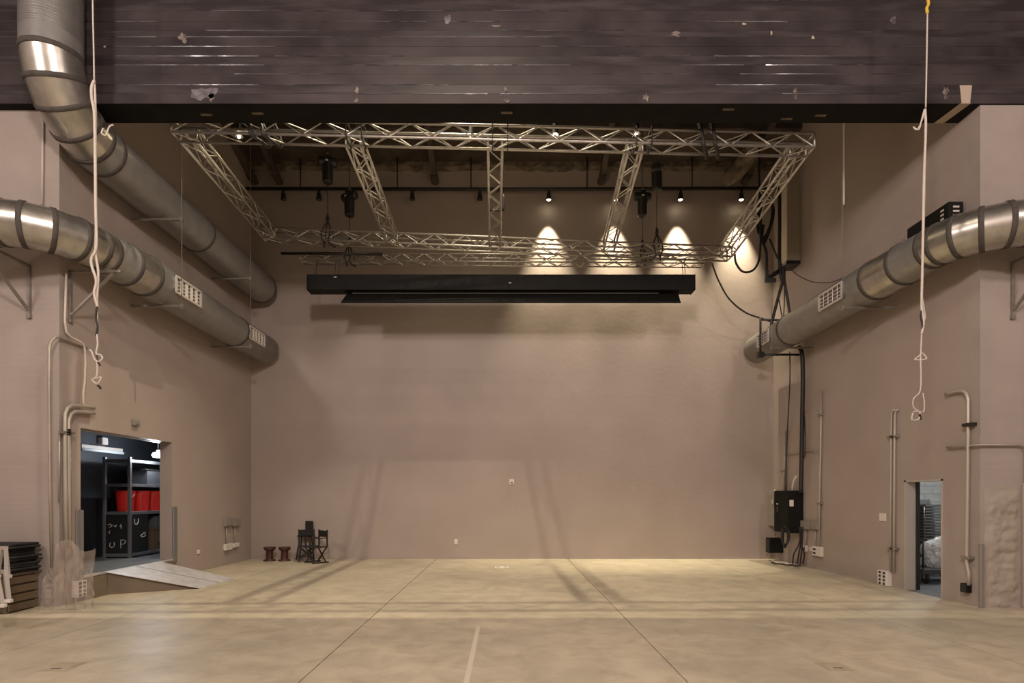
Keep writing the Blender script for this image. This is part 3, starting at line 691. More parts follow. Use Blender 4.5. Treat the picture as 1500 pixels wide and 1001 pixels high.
for x0, x1, lab in ((1177,1189,'flat grey junction box next to the black panel'),(1191,1202,'flat grey junction box on the tall pale conduit')):
    wt, e = wbox('junction_box', lab, 'box', 'R', x0, x1, 763, 776, .08, 'greybox', 'flat grey junction boxes')
    MB().bbox((e[0]-.008, e[2]+.015, e[4]+.015), (e[0], e[3]-.015, e[5]-.015), .003).build('cover', 'greybox', wt)
    c = (e[2]+e[3])/2; MB().tube([(XR-.035, c, e[4]), (XR-.035, c, e[4]-.42)], .016, 8).build('conduit_stub', 'cond', wt)
wt, e = wbox('outlet_box', 'white double outlet box low on the right wall', 'outlet', 'R', 1193, 1207, 801, 815, .07, 'white', 'white outlet boxes')
for k in range(2): MB().box((e[0]-.003, e[3]-.18-.0*k, e[5]-.09-.09*k), (e[0]+.002, e[3]-.06, e[5]-.05-.09*k)).build('socket', 'hole', wt)
wt, e = wbox('outlet_box', 'small white outlet beside the hanging cables', 'outlet', 'R', 1177, 1184, 799, 808, .06, 'white', 'white outlet boxes')
MB().box((e[0]-.003, e[2]+.05, e[4]+.03), (e[0]+.002, e[2]+.09, e[5]-.03)).build('socket', 'hole', wt)
wt, e = wbox('outlet_box', 'tiny blank white plate between two outlets on the right wall', 'outlet', 'R', 1186.5, 1189.5, 802, 808, .03, 'plate', 'white outlet boxes')
# plugs and cable tail on floor
fc = thing('floor_cable', 'tail of black cable with pale connectors lying on the floor at the wall', 'cable', FLR(1150,828))
MB().tube(smooth_path([FLR(x, y, .02)+Vector((0,0,.02)) for x, y in ((1128,823),(1136,827),(1145,827.5),(1153,829.5),(1160,829),(1167,831),(1172,829))], 5), .018, 8).build('cable', 'rubber', fc)
for x, y in ((1132,825.3),(1139,827),(1146,828),(1153,828.5),(1161,829)):
    c = FLR(x, y)+Vector((0,0,.035)); MB().lathe(c-Vector((.07,0,0)), [(.018,0),(.03,.03),(.032,.11),(.018,.14)], 10, (1,.2,0)).build('connector', 'plate', fc)
# conduits near the doorway
for x, lab in ((1306,'left of the twin pale conduits rising from the eight socket box'),(1311,'right of the twin pale conduits rising from the eight socket box')):
    wall_pipe('conduit', lab, [(x+4,600),(x+1.5,602),(x,608),(x-.6,640),(x-1,720),(x-1.5,838)], .022, 'R', straps=((x-.5,640),(x-1.2,804)), m='cond_grey')
def socket_box(side, x0, x1, y0, y1, lab):
    wt, e = wbox('socket_box', lab, 'outlet', side, x0, x1, y0, y1, .11, 'white', 'eight socket boxes')
    fx = e[1] if side == 'L' else e[0]; sg = 1 if side == 'L' else -1
    for i in range(2):
        for k in range(4):
            y = e[2]+(e[3]-e[2])*(.28+.44*i); z_ = e[4]+(e[5]-e[4])*(.14+.24*k)
            MB().box((min(fx, fx+sg*.004), y-.028, z_-.022), (max(fx, fx+sg*.004), y+.028, z_+.022)).build('socket', 'hole', wt)
socket_box('R', 1293, 1307, 836, 858, 'white eight socket outlet box at the foot of the twin conduits')
socket_box('L', 104, 118, 851, 875, 'white eight socket outlet box at the foot of the left conduits')
wt, e = wbox('switch_plate', 'white switch plate on the right wall left of the twin conduits', 'switch', 'R', 1289, 1299, 752, 764, .02, 'white')
for k in range(2): MB().box((e[0]-.006, e[2]+.04+.06*k, e[4]+.035), (e[0], e[2]+.065+.06*k, e[4]+.075)).build('toggle', 'white', wt)
t = wall_pipe('conduit', 'tall grey conduit bending over at the top beside the right corner', [(1385,578),(1392,575.5),(1402,573),(1410,573),(1415.5,577),(1418,586),(1418,640),(1417,720),(1416,800),(1416,825),(1419,840),(1419,858)], .026, 'R', off=.06, straps=((1418,622),(1416,817)), m='cond_grey')
MB().box(WR(1422,619,.10), WR(1418,626,.0)).build('clamp', 'black', t)
wt, e = wbox('junction_box', 'little black box at the foot of the tall bent conduit', 'box', 'R', 1414, 1424, 855, 868, .09, 'blackbox')
MB().bbox((e[0]-.006, e[2]+.01, e[4]+.01), (e[0], e[3]-.01, e[5]-.01), .003).build('cover', 'black', wt)
t = thing('conduit', 'horizontal conduit crossing the right corner onto the return wall', 'conduit', WR(1420,653), 'wall conduits')
pa = WR(1387,656,.05); pb = Vector((XR-.05, RDR-.05, CH+(VY-652.5)/F*8.9)); pcx = Vector((8.02, RDR-.05, pb.z)); 
MB().tube([pa, WR(1418,653.5,.05), pb, pcx, pcx+Vector((.07,0,-.02)), pcx+Vector((.10,0,-.1)), pcx+Vector((.10,0,-1.2))], .018, 10).build('pipe', 'cond', t)
MB().lathe(pa.lerp(pcx,.55), [(.026,-.03),(.026,.03)], 10, (1,-.3,0)).build('coupling', 'cond', t)
t = MB().bbox((7.40, RDR-.06, 0), (7.465, RDR, 1.0), .006); tag(t.build('corner_guard', 'guard'), 'grey steel corner guard low on the right wall corner', 'guard')
t = MB().bbox((8.08, RDR-.05, 0), (8.15, RDR, 1.95), .01); tag(t.build('wall_post', 'wall_board'), 'slim upright painted strip on the right return wall', 'strip')
t = thing('wall_box', 'brown box at the edge of the right return wall', 'box', (8.28, RDR, .4))
MB().bbox((8.16, RDR-.14, .75), (8.5, RDR, 1.75), .01).build('box', 'greybox', t); MB().bbox((8.13, RDR-.2, .3), (8.5, RDR, .72), .01).build('lower_box', 'wall_board', t)
# black fixture on top of the right duct
t = thing('black_fixture', 'black slotted light fixture perched behind the right duct bend', 'fixture', (7.1, 9.6, zD+.3))
def rbox(x0, x1, y0, y1, z0, z1, m, nm, par, bv=.006): return MB().bbox((x0,y0,z0),(x1,y1,z1), bv).build(nm, m, par)
hs = rbox(7.14, 7.38, 9.15, 10.10, zD+.46, zD+.76, 'blackbox', 'housing', t)
for k in range(3): MB().box((7.21, 9.146, zD+.52+.07*k), (7.31, 9.151, zD+.55+.07*k)).build('vent_slot', 'plate', hs)
for k in range(3): MB().box((7.136, 9.25, zD+.52+.07*k), (7.141, 9.32, zD+.55+.07*k)).build('vent_slot', 'plate', hs)
rbox(7.12, 7.34, 10.10, 10.55, zD+.42, zD+.62, 'greybox', 'ballast_box', t)
MB().tube([(7.15, 10.55, zD+.5), (7.15, 10.75, zD+.45)], .03, 8).build('stud', 'black', t)
rbox(7.08, 7.2, 10.72, 10.85, zD+.36, zD+.52, 'black', 'clamp', t)
MB().bar((7.15, 10.0, zD+.44), (XR, 10.0, zD+.44), .04, .04).build('wall_arm', 'black', t)

# ================================================================== LEFT WALL CONDUITS
wall_pipe('conduit', 'outer of the two conduits bending over beside the loading opening', [(138,598),(122,595),(106,594),(99,598),(95.5,607),(95,640),(95.5,720),(97,820)], .028, 'L', off=.07, straps=((95,634),), m='cond_grey')
wall_pipe('conduit', 'inner of the two conduits bending over beside the loading opening', [(138,606),(124,603.5),(110,603),(104,607),(101,616),(100.5,640),(101,720),(102,820)], .028, 'L', off=.07, straps=((101,634),), m='cond_grey')
wall_pipe('conduit', 'short thin conduit stub left of the bent pair', [(87,637),(87,680),(86,736)], .012, 'L', off=.03)
t = wall_pipe('conduit', 'painted conduit up the left corner that loops over at the top', [(127,510),(118,505),(100,498),(88,494),(80,495),(75,500),(72.5,509),(72,560),(73,700),(76,832)], .022, 'L', off=.05)
t = wall_pipe('conduit', 'wavy pale cable down the left wall below the bracket', [(97,400),(96,440),(95,470),(97,486),(104,494),(114,499),(121,503),(124,510),(125,530),(124,560),(122,575),(122,590),(126,597),(138,600)], .017, 'L', off=.06, m='rope', cat='cable')
q = [Vector((P(63,165,RDL-.03))), Vector(P(61.5,300,RDL-.03))]
tag(MB().tube([q[0], q[1]], .016, 8).build('conduit', 'plate'), 'pale upright conduit on the left return wall between the two ducts', 'conduit', 'wall conduits')
blk = MB().box(WL(93,629,.0), WL(103,638,.12)); tag(blk.build('conduit_clamp', 'black'), 'black clamp joining the two bent conduits', 'clamp')
for (x0,x1,y0,y1,dp,m,lab) in ((192,201,615,624,.06,'greybox','little grey box above the loading opening'),):
    wt, e = wbox('sensor_box', lab, 'box', 'L', x0, x1, y0, y1, dp, m); MB().bbox((e[1], e[2]+.03, e[4]+.03), (e[1]+.012, e[3]-.03, e[5]-.03), .004).build('cover', m, wt)
for x0, x1, lab in ((327,337,'grey junction box beside the loading ramp'),(339,349,'grey junction box near the back corner of the left wall')):
    wt, e = wbox('junction_box', lab, 'box', 'L', x0, x1, 760, 771, .08, 'greybox', 'grey junction boxes on the left wall')
    MB().bbox((e[1], e[2]+.02, e[4]+.015), (e[1]+.008, e[3]-.02, e[5]-.015), .003).build('cover', 'greybox', wt)
    c = (e[2]+e[3])/2; MB().tube([(XL+.035, c-.08, e[4]), (XL+.035, c-.08, e[4]-.46)], .016, 8).build('conduit_stub', 'cond', wt)
    wt, e = wbox('outlet_box', 'white outlet below the '+lab, 'outlet', 'L', x0, x1-(0 if x0 == 327 else 2), 797 if x0 == 327 else 796, 806 if x0 == 327 else 802, .07, 'white', 'white outlets on the left wall')
    MB().box((e[1]-.002, e[2]+.05, e[4]+.05), (e[1]+.003, e[2]+.12, e[5]-.05)).build('socket', 'plate', wt)
wt, e = wbox('outlet_plate', 'small white plate on the left wall past the ramp', 'outlet', 'L', 288, 292, 806, 812, .02, 'white')
def back_plate(px, py, w_, h, lab):
    c = WB(px, py); t = thing('outlet_plate', lab, 'outlet', (c.x, DB, c.z-h/2))
    MB().bbox((c.x-w_/2, DB-.02, c.z-h/2), (c.x+w_/2, DB, c.z+h/2), .004).build('plate', 'white', t)
    MB().box((c.x-w_*.25, DB-.024, c.z-h*.3), (c.x+w_*.25, DB-.018, c.z-h*.1)).build('socket', 'hole' if py < 750 else 'plate', t)
back_plate(749.5, 706, .13, .13, 'white outlet plate high in the middle of the back wall')
back_plate(668, 794, .10, .14, 'white outlet plate low on the back wall')

# ================================================================== LOADING OPENING
for y, x0, x1, lab in ((LD0-.09, XL, XL+.02, 'steel guard plate on the near side of the loading opening'),(LD1+.0, XL, XL+.02, 'steel guard plate on the far side of the loading opening')):
    t = thing('guard_plate', lab, 'guard', (XL, y, .3), 'guard plates')
    MB().bbox((XL, y-(.03 if y < 10 else 0), .34), (XL+.03, y+(.09 if y < 10 else .14), 1.52), .005).build('plate', 'guard', t)
    MB().box((XL+.03, y+.02, .34), (XL+.09, y+.04, 1.52)).build('flange', 'guard', t)
    for k in range(3): MB().lathe((XL+.03, y+.06, .5+.4*k), [(.014,0),(.012,.008),(.004,.012)], 8, (1,0,0)).build('bolt', 'steel', t)
# ramp of tread plate
Ha, Hb = Vector((-7.06, 9.98, .415)), Vector((-7.06, 11.55, .415)); La, Lb = Vector((-5.77, 10.70, .012)), Vector((-5.74, 11.93, .012))
t = thing('loading_ramp', 'pale aluminium tread plate ramp from the loading sill to the floor', 'ramp', ((Ha+Lb)/2).xy.to_3d())
pl_ = MB().prism([Ha, Hb, Lb, La], (0,0,-.012)).build('plate', 'ramp', t)
e1 = MB(); nA, nB = 15, 18
u1 = (La-Ha); nrm = (Hb-Ha).cross(La-Ha).normalized(); nrm = nrm if nrm.z > 0 else -nrm
for i in range(nA):
    for k in range(nB):
        a, b = (i+.5)/nA, (k+.5)/nB
        p = Ha.lerp(Hb, a).lerp(La.lerp(Lb, a), b); d = Vector((1,.6,0)) if (i+k) % 2 else Vector((1,-.6,0))
        d = (d-nrm*d.dot(nrm)).normalized(); s_ = nrm.cross(d)
        e1.add([p-d*.03, p+s_*.009+nrm*.003, p+d*.03, p-s_*.009+nrm*.003], [(0,1,2,3)])
tr = e1.build('tread_pattern', 'ramp', pl_, recalc=False); tr['kind'] = 'stuff'
mid0, mid1 = Ha.lerp(Hb,.52), La.lerp(Lb,.52); off = Vector((0,0,.004))
MB().prism([mid0+off-Vector((0,.01,0)), mid0+off+Vector((0,.01,0)), mid1+off+Vector((0,.01,0)), mid1+off-Vector((0,.01,0))], (0,0,-.004)).build('seam', 'guard', pl_)
def skirt(a, b, sh):
    a = a-Vector((0,0,.013)); b = b-Vector((0,0,.012)); return MB().prism([a, b, Vector((b.x,b.y,.0)), Vector((a.x,a.y,.0))], sh).build('side_skirt', 'ramp_side', t)
skirt(Ha+Vector((0,.06,0)), La.lerp(Ha,.05)+Vector((-.03,.06,.002)), (0,.03,0)); skirt(Hb-Vector((0,.06,0)), Lb.lerp(Hb,.05)-Vector((.03,.06,-.002)), (0,-.03,0))
MB().box((XL+.002, LD0+.02, 0), (XL+.06, LD1-.02, .36)).build('dock_face', 'ramp_side', t)
# shelving rack
RX0, RX1, RY0, RY1 = -8.72, -8.18, 12.30, 14.5
t = thing('shelving_rack', 'tall grey steel shelving rack in the dark storage room', 'rack', (-8.45, 13.4, LZ0))
for x in (RX0, RX1):
    for y in (RY0, RY1): MB().bbox((x-.03, y-.03, LZ0), (x+.03, y+.03, 2.60), .005).build('post', 'rack', t)
for zz in (2.55, 2.02, 1.41, .50):
    MB().bbox((RX0, RY0-.02, zz-.07), (RX1+.02, RY1, zz), .006).build('shelf', 'rack', t)
bk = MB().box((RX0+.03, RY0-.015, .51), (RX1-.03, RY0+.01, 1.33)).build('blackboard_panel', 'board', t)
def chalk(strokes, o=(RX0, RY0-.02, .5)):
    for st in strokes:
        MB().tube(smooth_path([Vector((o[0]+a, o[1], o[2]+b)) for a, b in st], 4), .0055, 5).build('chalk_stroke', 'chalk', bk)
chalk([[(.10,.56),(.16,.60),(.13,.64),(.07,.62)], [(.13,.58),(.20,.62),(.24,.58),(.27,.63)], [(.13,.5),(.10,.46),(.13,.44)], [(.33,.6),(.38,.58)], [(.36,.64),(.37,.54)],
       [(.13,.24),(.12,.17),(.17,.13),(.22,.18),(.21,.25)], [(.36,.30),(.36,.12)], [(.36,.30),(.44,.29),(.46,.25),(.42,.21),(.36,.21)]])
bp = MB().box((RX1-.005, RY0+.05, .51), (RX1+.004, RY0+.62, 1.33)).build('blackboard_side', 'board', t)
for st in ([(.10,.74),(.10,.66),(.16,.62),(.22,.67),(.23,.75)], [(.30,.36),(.38,.40),(.48,.37),(.40,.33),(.32,.35)], [(.40,.43),(.48,.42)]):
    MB().tube(smooth_path([Vector((RX1+.008, RY0+.05+a, .5+b)) for a, b in st], 4), .007, 5).build('chalk_stroke', 'chalk', bp)
# buckets
bs = thing('bucket', 'red plastic bucket at the open end of the rack shelf', 'bucket', (-8.47, 12.60, 1.41), 'red buckets on the rack')
BX, BY = -8.47, 12.60
bk_ = MB().lathe((BX,BY,1.41), [(.155,0),(.16,.01),(.19,.37),(.20,.375),(.20,.405),(.192,.41),(.202,.46),(.185,.46),(.15,.05)], 24).build('pail', 'red', bs)
MB().tube(smooth_path([Vector((BX+.205*math.cos(a), BY-.10*math.sin(a), 1.41+.40-.16*math.sin(a))) for a in [PI*i/8 for i in range(9)]], 3), .010, 6).build('bail_handle', 'white', bs)
for s_ in (-.2, .2): MB().lathe((BX+s_,BY,1.41+.40), [(.022,-.012),(.022,.012)], 8, (1,0,0)).build('handle_ear', 'red', bs)
for y, lab in ((13.03,'red plastic bucket second from the open end of the rack'),(13.46,'red plastic bucket third from the open end of the rack'),(13.89,'red plastic bucket beside the far end of the rack')):
    copy_tree(bs, (-8.42, y, 1.41), 1.25, lab)
t = thing('storage_bin', 'dark translucent bin on the upper shelf of the rack', 'bin', (-8.43, 13.3, 2.02), None)
MB().prism([(-8.65,12.95,2.02),(-8.22,12.95,2.02),(-8.2,12.93,2.33),(-8.67,12.93,2.33)], (0,.75,0)).build('tub', 'rack', t)
MB().bbox((-8.69,12.90,2.33),(-8.19,13.72,2.37), .008).build('lid', 'board', t)
for (y0,y1,z0,z1,m,lab) in ((13.15,13.95,.505,1.0,'carton','brown carton on the lowest rack shelf'),(13.25,13.9,1.0,1.28,'rack','grey drawer case on top of the brown carton')):
    t = thing('storage_box', lab, 'box', (-8.4,(y0+y1)/2,z0)); MB().bbox((-8.6,y0,z0),(-8.21,y1,z1-.03), .008).build('box', m, t); MB().bbox((-8.61,y0-.01,z1-.03),(-8.20,y1+.01,z1), .006).build('lid', m, t)
    MB().box((-8.208,y0+.2,z0+.1),(-8.2,y0+.45,z0+.16)).build('handle', 'white' if m == 'rack' else 'hole', t)
# storage lamps
t = thing('fluorescent_fixture', 'wall mounted fluorescent strip light in the storage room', 'lamp', (-8.98, 12.65, 2.74))
MB().bbox((SX0, 12.0, 2.76), (SX0+.10, 13.3, 2.86), .01).build('housing', 'white', t)
MB().tube([(SX0+.12, 12.03, 2.75), (SX0+.12, 13.27, 2.75)], .03, 10).build('tube', 'tube', t)
MB().bbox((SX0, 12.60, 2.90), (SX0+.12, 12.78, 3.06), .01).build('junction_box', 'white', t)
c = P(231.5, 667, 13.0)
t = thing('bulb_lamp', 'bright round lamp above the rack in the storage room', 'lamp', c)
MB().lathe(c, [(.03,-.06),(.10,-.05),(.125,0),(.10,.05),(.03,.06)], 20).build('bulb', 'lamp', t)
MB().lathe(c+Vector((0,0,.06)), [(.03,0),(.035,.05),(.02,.08)], 12).build('socket', 'white', t); MB().tube([c+Vector((0,0,.12)), Vector((c.x,c.y,SZ1))], .008, 6).build('cord', 'black', t)
point('bulb_light', c+Vector((.0,-.16,-.06)), 50, (.80,.90,1), .05)

# ================================================================== CHAIR STORE CONTENTS
def stack_chair(label, loc, grp):
    t = thing('stacking_chair', label, 'chair', loc, grp); x, y, z0 = loc
    def A(dx, dy, dz): return Vector((x+dx, y+dy, z0+dz))
    prof = []; st = MB()
    st.add([A(-.23,-.22,.43), A(.23,-.22,.43), A(.23,.22,.41), A(-.23,.22,.41), A(-.22,-.21,.475), A(.22,-.21,.475), A(.22,.21,.455), A(-.22,.21,.455)], [(0,3,2,1),(4,5,6,7),(0,1,5,4),(1,2,6,5),(2,3,7,6),(3,0,4,7)])
    st.build('seat', 'chair', t)
    MB().add([A(-.22,.20,.47), A(.22,.20,.47), A(.21,.25,.58), A(-.21,.25,.58), A(-.22,.235,.47), A(.22,.235,.47), A(.21,.285,.58), A(-.21,.285,.58)], [(0,3,2,1),(4,5,6,7),(0,1,5,4),(1,2,6,5),(2,3,7,6),(3,0,4,7)]).build('backrest', 'chair', t)
    for s_ in (-1, 1):
        MB().tube([A(s_*.235,-.19,.43), A(s_*.24,-.23,0)], .011, 6).build('leg', 'steel', t)
        MB().tube([A(s_*.225,.27,.57), A(s_*.235,.215,.45), A(s_*.24,.27,0)], .011, 6).build('leg', 'steel', t)
    return t
grp = 'chairs stacked in the chair store'
lab = 'charcoal stacking chair in the tall stack seen through the right doorway'
base = (9.22, 12.35, .004); ch0 = stack_chair(lab, base, grp)
for k in range(1, 18): copy_tree(ch0, (base[0], base[1]+.002*k, base[2]+.064*k), 0)
lab2 = 'charcoal stacking chair in the second stack standing against the white block wall'
for k in range(0, 17): copy_tree(ch0, (9.80, 13.5+.002*k, .004+.064*k), .06, lab2)
# wrapped bundle on a cart
t = thing('flat_cart', 'low dark flat cart under the plastic wrapped bundle', 'cart', (8.75, 11.6, 0))
MB().bbox((8.25,11.2,.20),(9.25,11.95,.30), .01).build('deck', 'cart', t)
for sx in (8.35, 9.15):
    for sy in (11.3, 11.85): MB().lathe((sx-.02, sy, .11), [(.10,0),(.105,.01),(.105,.03),(.10,.04)], 14, (1,0,0)).build('wheel', 'rubber', t); MB().box((sx-.03, sy-.03, .11), (sx+.03, sy+.03, .2)).build('caster_fork', 'steel', t)
MB().tube([(8.27,11.25,.3),(8.27,11.25,.85),(8.27,11.6,.9),(8.27,11.9,.85),(8.27,11.9,.3)], .018, 8).build('handle', 'black', t)
def lump(c, sx, sy, sz, seed, m, name, lab, cat):
    bm = bmesh.new(); bmesh.ops.create_icosphere(bm, subdivisions=4, radius=1)
    from mathutils import noise
    for v in bm.verts:
        n_ = noise.fractal(v.co*1.4+Vector((seed,0,0)), 1, 2, 4)*.22+abs(noise.noise(v.co*4+Vector((0,seed,0))))*.14
        v.co *= 1+n_; v.co = Vector((v.co.x*sx, v.co.y*sy, max(v.co.z, -.75)*sz))+Vector(c)
    mb = MB(); bm.verts.index_update(); mb.add([v.co.copy() for v in bm.verts], [[v.index for v in f.verts] for f in bm.faces], False); bm.free()
    return tag(mb.build(name, m), lab, cat)
lump((8.86,11.55,.55), .34, .28, .36, 3, 'film', 'wrapped_bundle', 'bundle wrapped in crumpled white plastic film in the right doorway', 'bundle')

# ================================================================== STOOLS AND CHAIRS AT THE BACK WALL
def stool(px, lab):
    c = P(px, 820, 15.3); t = thing('wooden_stool', lab, 'stool', (c.x, 15.3, 0), 'drum stools by the back wall')
    MB().lathe((c.x,15.3,0), [(.155,0),(.16,.01),(.155,.03),(.12,.05)], 24).build('foot', 'wood', t)
    MB().lathe((c.x,15.3,.05), [(.10,0),(.092,.02),(.092,.20),(.10,.23)], 24).build('drum', 'wood', t)
    MB().lathe((c.x,15.3,.27), [(.10,0),(.14,.03),(.155,.06),(.155,.10),(.148,.105)], 24).build('seat', 'wood', t)
stool(395, 'dark red wooden drum stool nearest the left corner'); stool(417, 'dark red wooden drum stool nearest the director chairs')
def director(lab, px, D, rz, w_, sh, bh, grp, foot_rest=False):
    loc = Vector(((px-VX)/F*D, D, 0)); t = thing('director_chair', lab, 'chair', loc, grp); R = Matrix.Translation(loc) @ Matrix.Rotation(rz, 4, 'Z')
    d = .19; hw = w_/2
    def bl(mb, nm, m): return mb.xf(R).build(nm, m, t)
    seat = MB(); n = 8
    vs = []
    for i in range(n+1):
        x = -hw+w_*i/n; z_ = sh-.035*math.sin(PI*i/n); vs += [(x,-d,z_),(x,d,z_),(x,d,z_-.012),(x,-d,z_-.012)]
    seat.add(vs, [(4*i+q,4*i+(q+1)%4,4*i+4+(q+1)%4,4*i+4+q) for i in range(n) for q in range(4)]); bl(seat, 'seat', 'cloth')
    bl(MB().bbox((-hw,d-.02,bh-.17),(hw,d+.01,bh),.006), 'backrest', 'cloth')
    for s_ in (-1,1):
        bl(MB().bar((s_*hw,d,sh-.02),(s_*hw,d,bh+.02),.035,.025), 'back_post', 'dwood')
        bl(MB().bar((s_*hw,-d,sh-.02),(s_*hw,-d,sh+.20),.035,.025), 'arm_post', 'dwood')
        bl(MB().bar((s_*hw,-d-.05,sh+.21),(s_*hw,d,sh+.21),.055,.022), 'armrest', 'dwood')
        bl(MB().bar((s_*hw,-d-.02,sh-.02),(s_*hw,d+.02,sh-.02),.03,.03), 'seat_rail', 'dwood')
        bl(MB().bar((s_*hw,-d-.04,.018),(s_*hw,d+.04,.018),.03,.035), 'foot_rail', 'dwood')
        yy = s_*(d-.02)
        bl(MB().bar((-hw,yy,.03),(hw,yy,sh-.03),.02,.035), 'leg', 'dwood'); bl(MB().bar((hw,yy-.022,.03),(-hw,yy-.022,sh-.03),.02,.035), 'leg', 'dwood')
    return t
g_ = 'director chairs at the back wall'
director('black canvas director chair turned to the wall of the stools', 449, 15.18, .35, .40, .44, .84, g_)
director('black canvas director chair standing furthest from the stools', 463.5, 14.86, -.75, .42, .44, .84, g_)
# tall bar height chair behind: straight splayed legs
loc = Vector(((446-VX)/F*15.55, 15.52, 0)); t = thing('tall_chair', 'tall black bar height chair behind the two director chairs', 'chair', loc)
for sx in (-1,1):
    MB().bar(loc+Vector((sx*.20,-.05,0)), loc+Vector((sx*.13+.02,0,.66)), .03, .03).build('leg', 'dwood', t)
    MB().bar(loc+Vector((sx*.20,.20,0)), loc+Vector((sx*.13+.02,.14,.66)), .03, .03).build('leg', 'dwood', t)
MB().bbox(loc+Vector((-.17,-.06,.64)), loc+Vector((.21,.22,.69)), .01).build('seat', 'cloth', t)
MB().bbox(loc+Vector((-.02,.14,.69)), loc+Vector((.19,.19,1.06)), .01).build('backrest', 'cloth', t)
MB().bar(loc+Vector((-.19,-.04,.10)), loc+Vector((.19,-.04,.10)), .025, .025).build('stretcher', 'dwood', t)

# ================================================================== ROPES
def rope(name, lab, px, D, spec, grp='ropes hanging from above'):
    a = P(px, spec[0], D); t = thing(name, lab, 'rope', P(px, spec[-1], D), grp); return t
lr = rope('hanging_rope', 'frayed off white rope hanging in front of the left ducts', 138, 7.9, (0, 570))
def strand(t, pix, r, m='rope', nm='strand', D=7.9, dd=0): MB().tube(smooth_path([P(x, y, D+dd) for x, y in pix], 6), r, 7).build(nm, m, t)
strand(lr, [(135,-215),(135.5,-60),(136,15),(137,60),(138,118)], .010)
strand(lr, [(138,118),(134,128),(134.5,145),(138,165),(139,200),(140,300),(141,360),(134,378),(134.5,390),(141,412),(138,430),(143,450)], .018)
strand(lr, [(138,118),(139.5,150),(140,220),(140.5,330),(140,370),(144,400),(142,440),(142,480)], .016, dd=.03)
strand(lr, [(142,450),(140.5,465),(143,480),(141,492)], .014, 'rubber', 'dark_tie')
strand(lr, [(142,490),(143,505),(141,518),(147,520),(150,525),(145,530),(139,527),(134,515),(131,513)], .012)
strand(lr, [(141,518),(143,527),(147,536),(143,531)], .009, 'rubber', 'dark_tie')
strand(lr, [(142,528),(142,550),(135,557),(143,562),(148,553),(140,555)], .010)
strand(lr, [(143,565),(146,567),(147,570)], .016, 'rubber', 'dark_tie')
strand(lr, [(151,188),(149,195),(155,198),(160,186),(166,183)], .010)
rr = rope('hanging_rope', 'frayed off white rope hanging in front of the right wall', 1353, 7.9, (0, 612))
strand(rr, [(1359,-215),(1359,-60),(1358.5,0)], .009)
strand(rr, [(1358.5,-4),(1360,6),(1357.5,12),(1358.5,20)], .020, 'yellow', 'yellow_tie')
strand(rr, [(1358.5,18),(1357.5,80),(1356,158)], .010)
strand(rr, [(1354,160),(1350,175),(1346,190),(1338,186),(1343,190),(1350,178),(1355,160)], .008)
strand(rr, [(1355,160),(1356,190),(1353.5,260),(1352,340),(1351,400),(1350,450),(1353,470),(1350,490)], .016)
strand(rr, [(1355.5,165),(1355,230),(1353,330),(1350,420),(1352,445),(1355,465),(1352,470)], .013, dd=.03)
strand(rr, [(1350,455),(1349,465),(1351,475),(1351,488)], .013, 'rubber', 'dark_tie')
strand(rr, [(1350,488),(1349,510),(1348,520),(1340,527),(1357,526),(1349,518),(1349,545),(1349,566)], .010)
strand(rr, [(1349,560),(1347,575),(1338,585),(1339,598),(1352,604),(1354,592),(1352,576)], .008)
strand(rr, [(1337,605),(1336,615),(1346,614),(1347,604),(1338,603)], .010)
strand(rr, [(1347,607),(1349,615)], .014, 'rubber', 'dark_tie')

# ================================================================== LEFT CORNER CLUTTER
g_ = 'black padded mats stacked in the left corner'; me0 = None
rnd = random.Random(11)
for k in range(12):
    dx, dy = rnd.uniform(-.05,.05), rnd.uniform(-.03,.03)
    if me0 is None:
        m_ = MB().bbox((-8.25,8.36,.59),(-7.36,8.93,.626), .014); o = m_.build('padded_mat', 'cloth'); tag(o, 'thin black padded mat in the stack by the left return wall', 'mat', g_); me0 = o
        m0l = o.location.copy()
    else:
        o = me0.copy(); C.objects.link(o); o.location = m0l+Vector((dx, dy, .0368*k)); o.rotation_euler = (0,0,rnd.uniform(-.04,.04))
t = thing('wooden_crate', 'low brown slatted crate under the stack of black mats', 'crate', (-7.85, 8.65, 0))
MB().bbox((-8.24,8.42,.02),(-7.42,8.92,.55), .006).build('core', 'carton', t)
MB().bbox((-8.30,8.36,.55),(-7.38,8.95,.588), .006).build('top_board', 'carton', t)
for k in range(4): MB().bbox((-8.28,8.385,.02+.135*k),(-7.40,8.41,.125+.135*k), .005).build('slat', 'carton', t)
for k in range(4): MB().bbox((-7.41,8.40,.02+.135*k),(-7.385,8.93,.125+.135*k), .005).build('slat', 'carton', t)
for x in (-8.27,-7.43): MB().bbox((x-.03,8.375,0),(x+.03,8.42,.55), .005).build('corner_batten', 'carton', t)
t = thing('trestle_frame', 'pale metal trestle frame standing before the black mats', 'frame', (-7.25, 7.7, 0))
for (a, b) in (((8,803,7.8),(12,845,7.75)),((8,835,7.3),(13,881,7.25)),((2,803,7.8),(-4,845,7.75)),((-6,835,7.3),(4,888,7.2))):
    MB().bar(P(*a), P(*b), .045, .035).build('leg', 'pale', t); q = P(*b); MB().bbox(q-Vector((.035,.03,.02)), q+Vector((.035,.03,.025)), .006).build('foot_cap', 'white', t)
MB().bar(P(-40,803,7.8), P(10,803,7.8), .05, .05).build('top_rail', 'pale', t)
MB().bar(P(-60,838,7.35), P(9,838,7.35), .05, .05).build('top_rail', 'pale', t)
MB().bar(P(9,803,7.8), P(9,840,7.3), .04, .03).build('side_brace', 'pale', t)
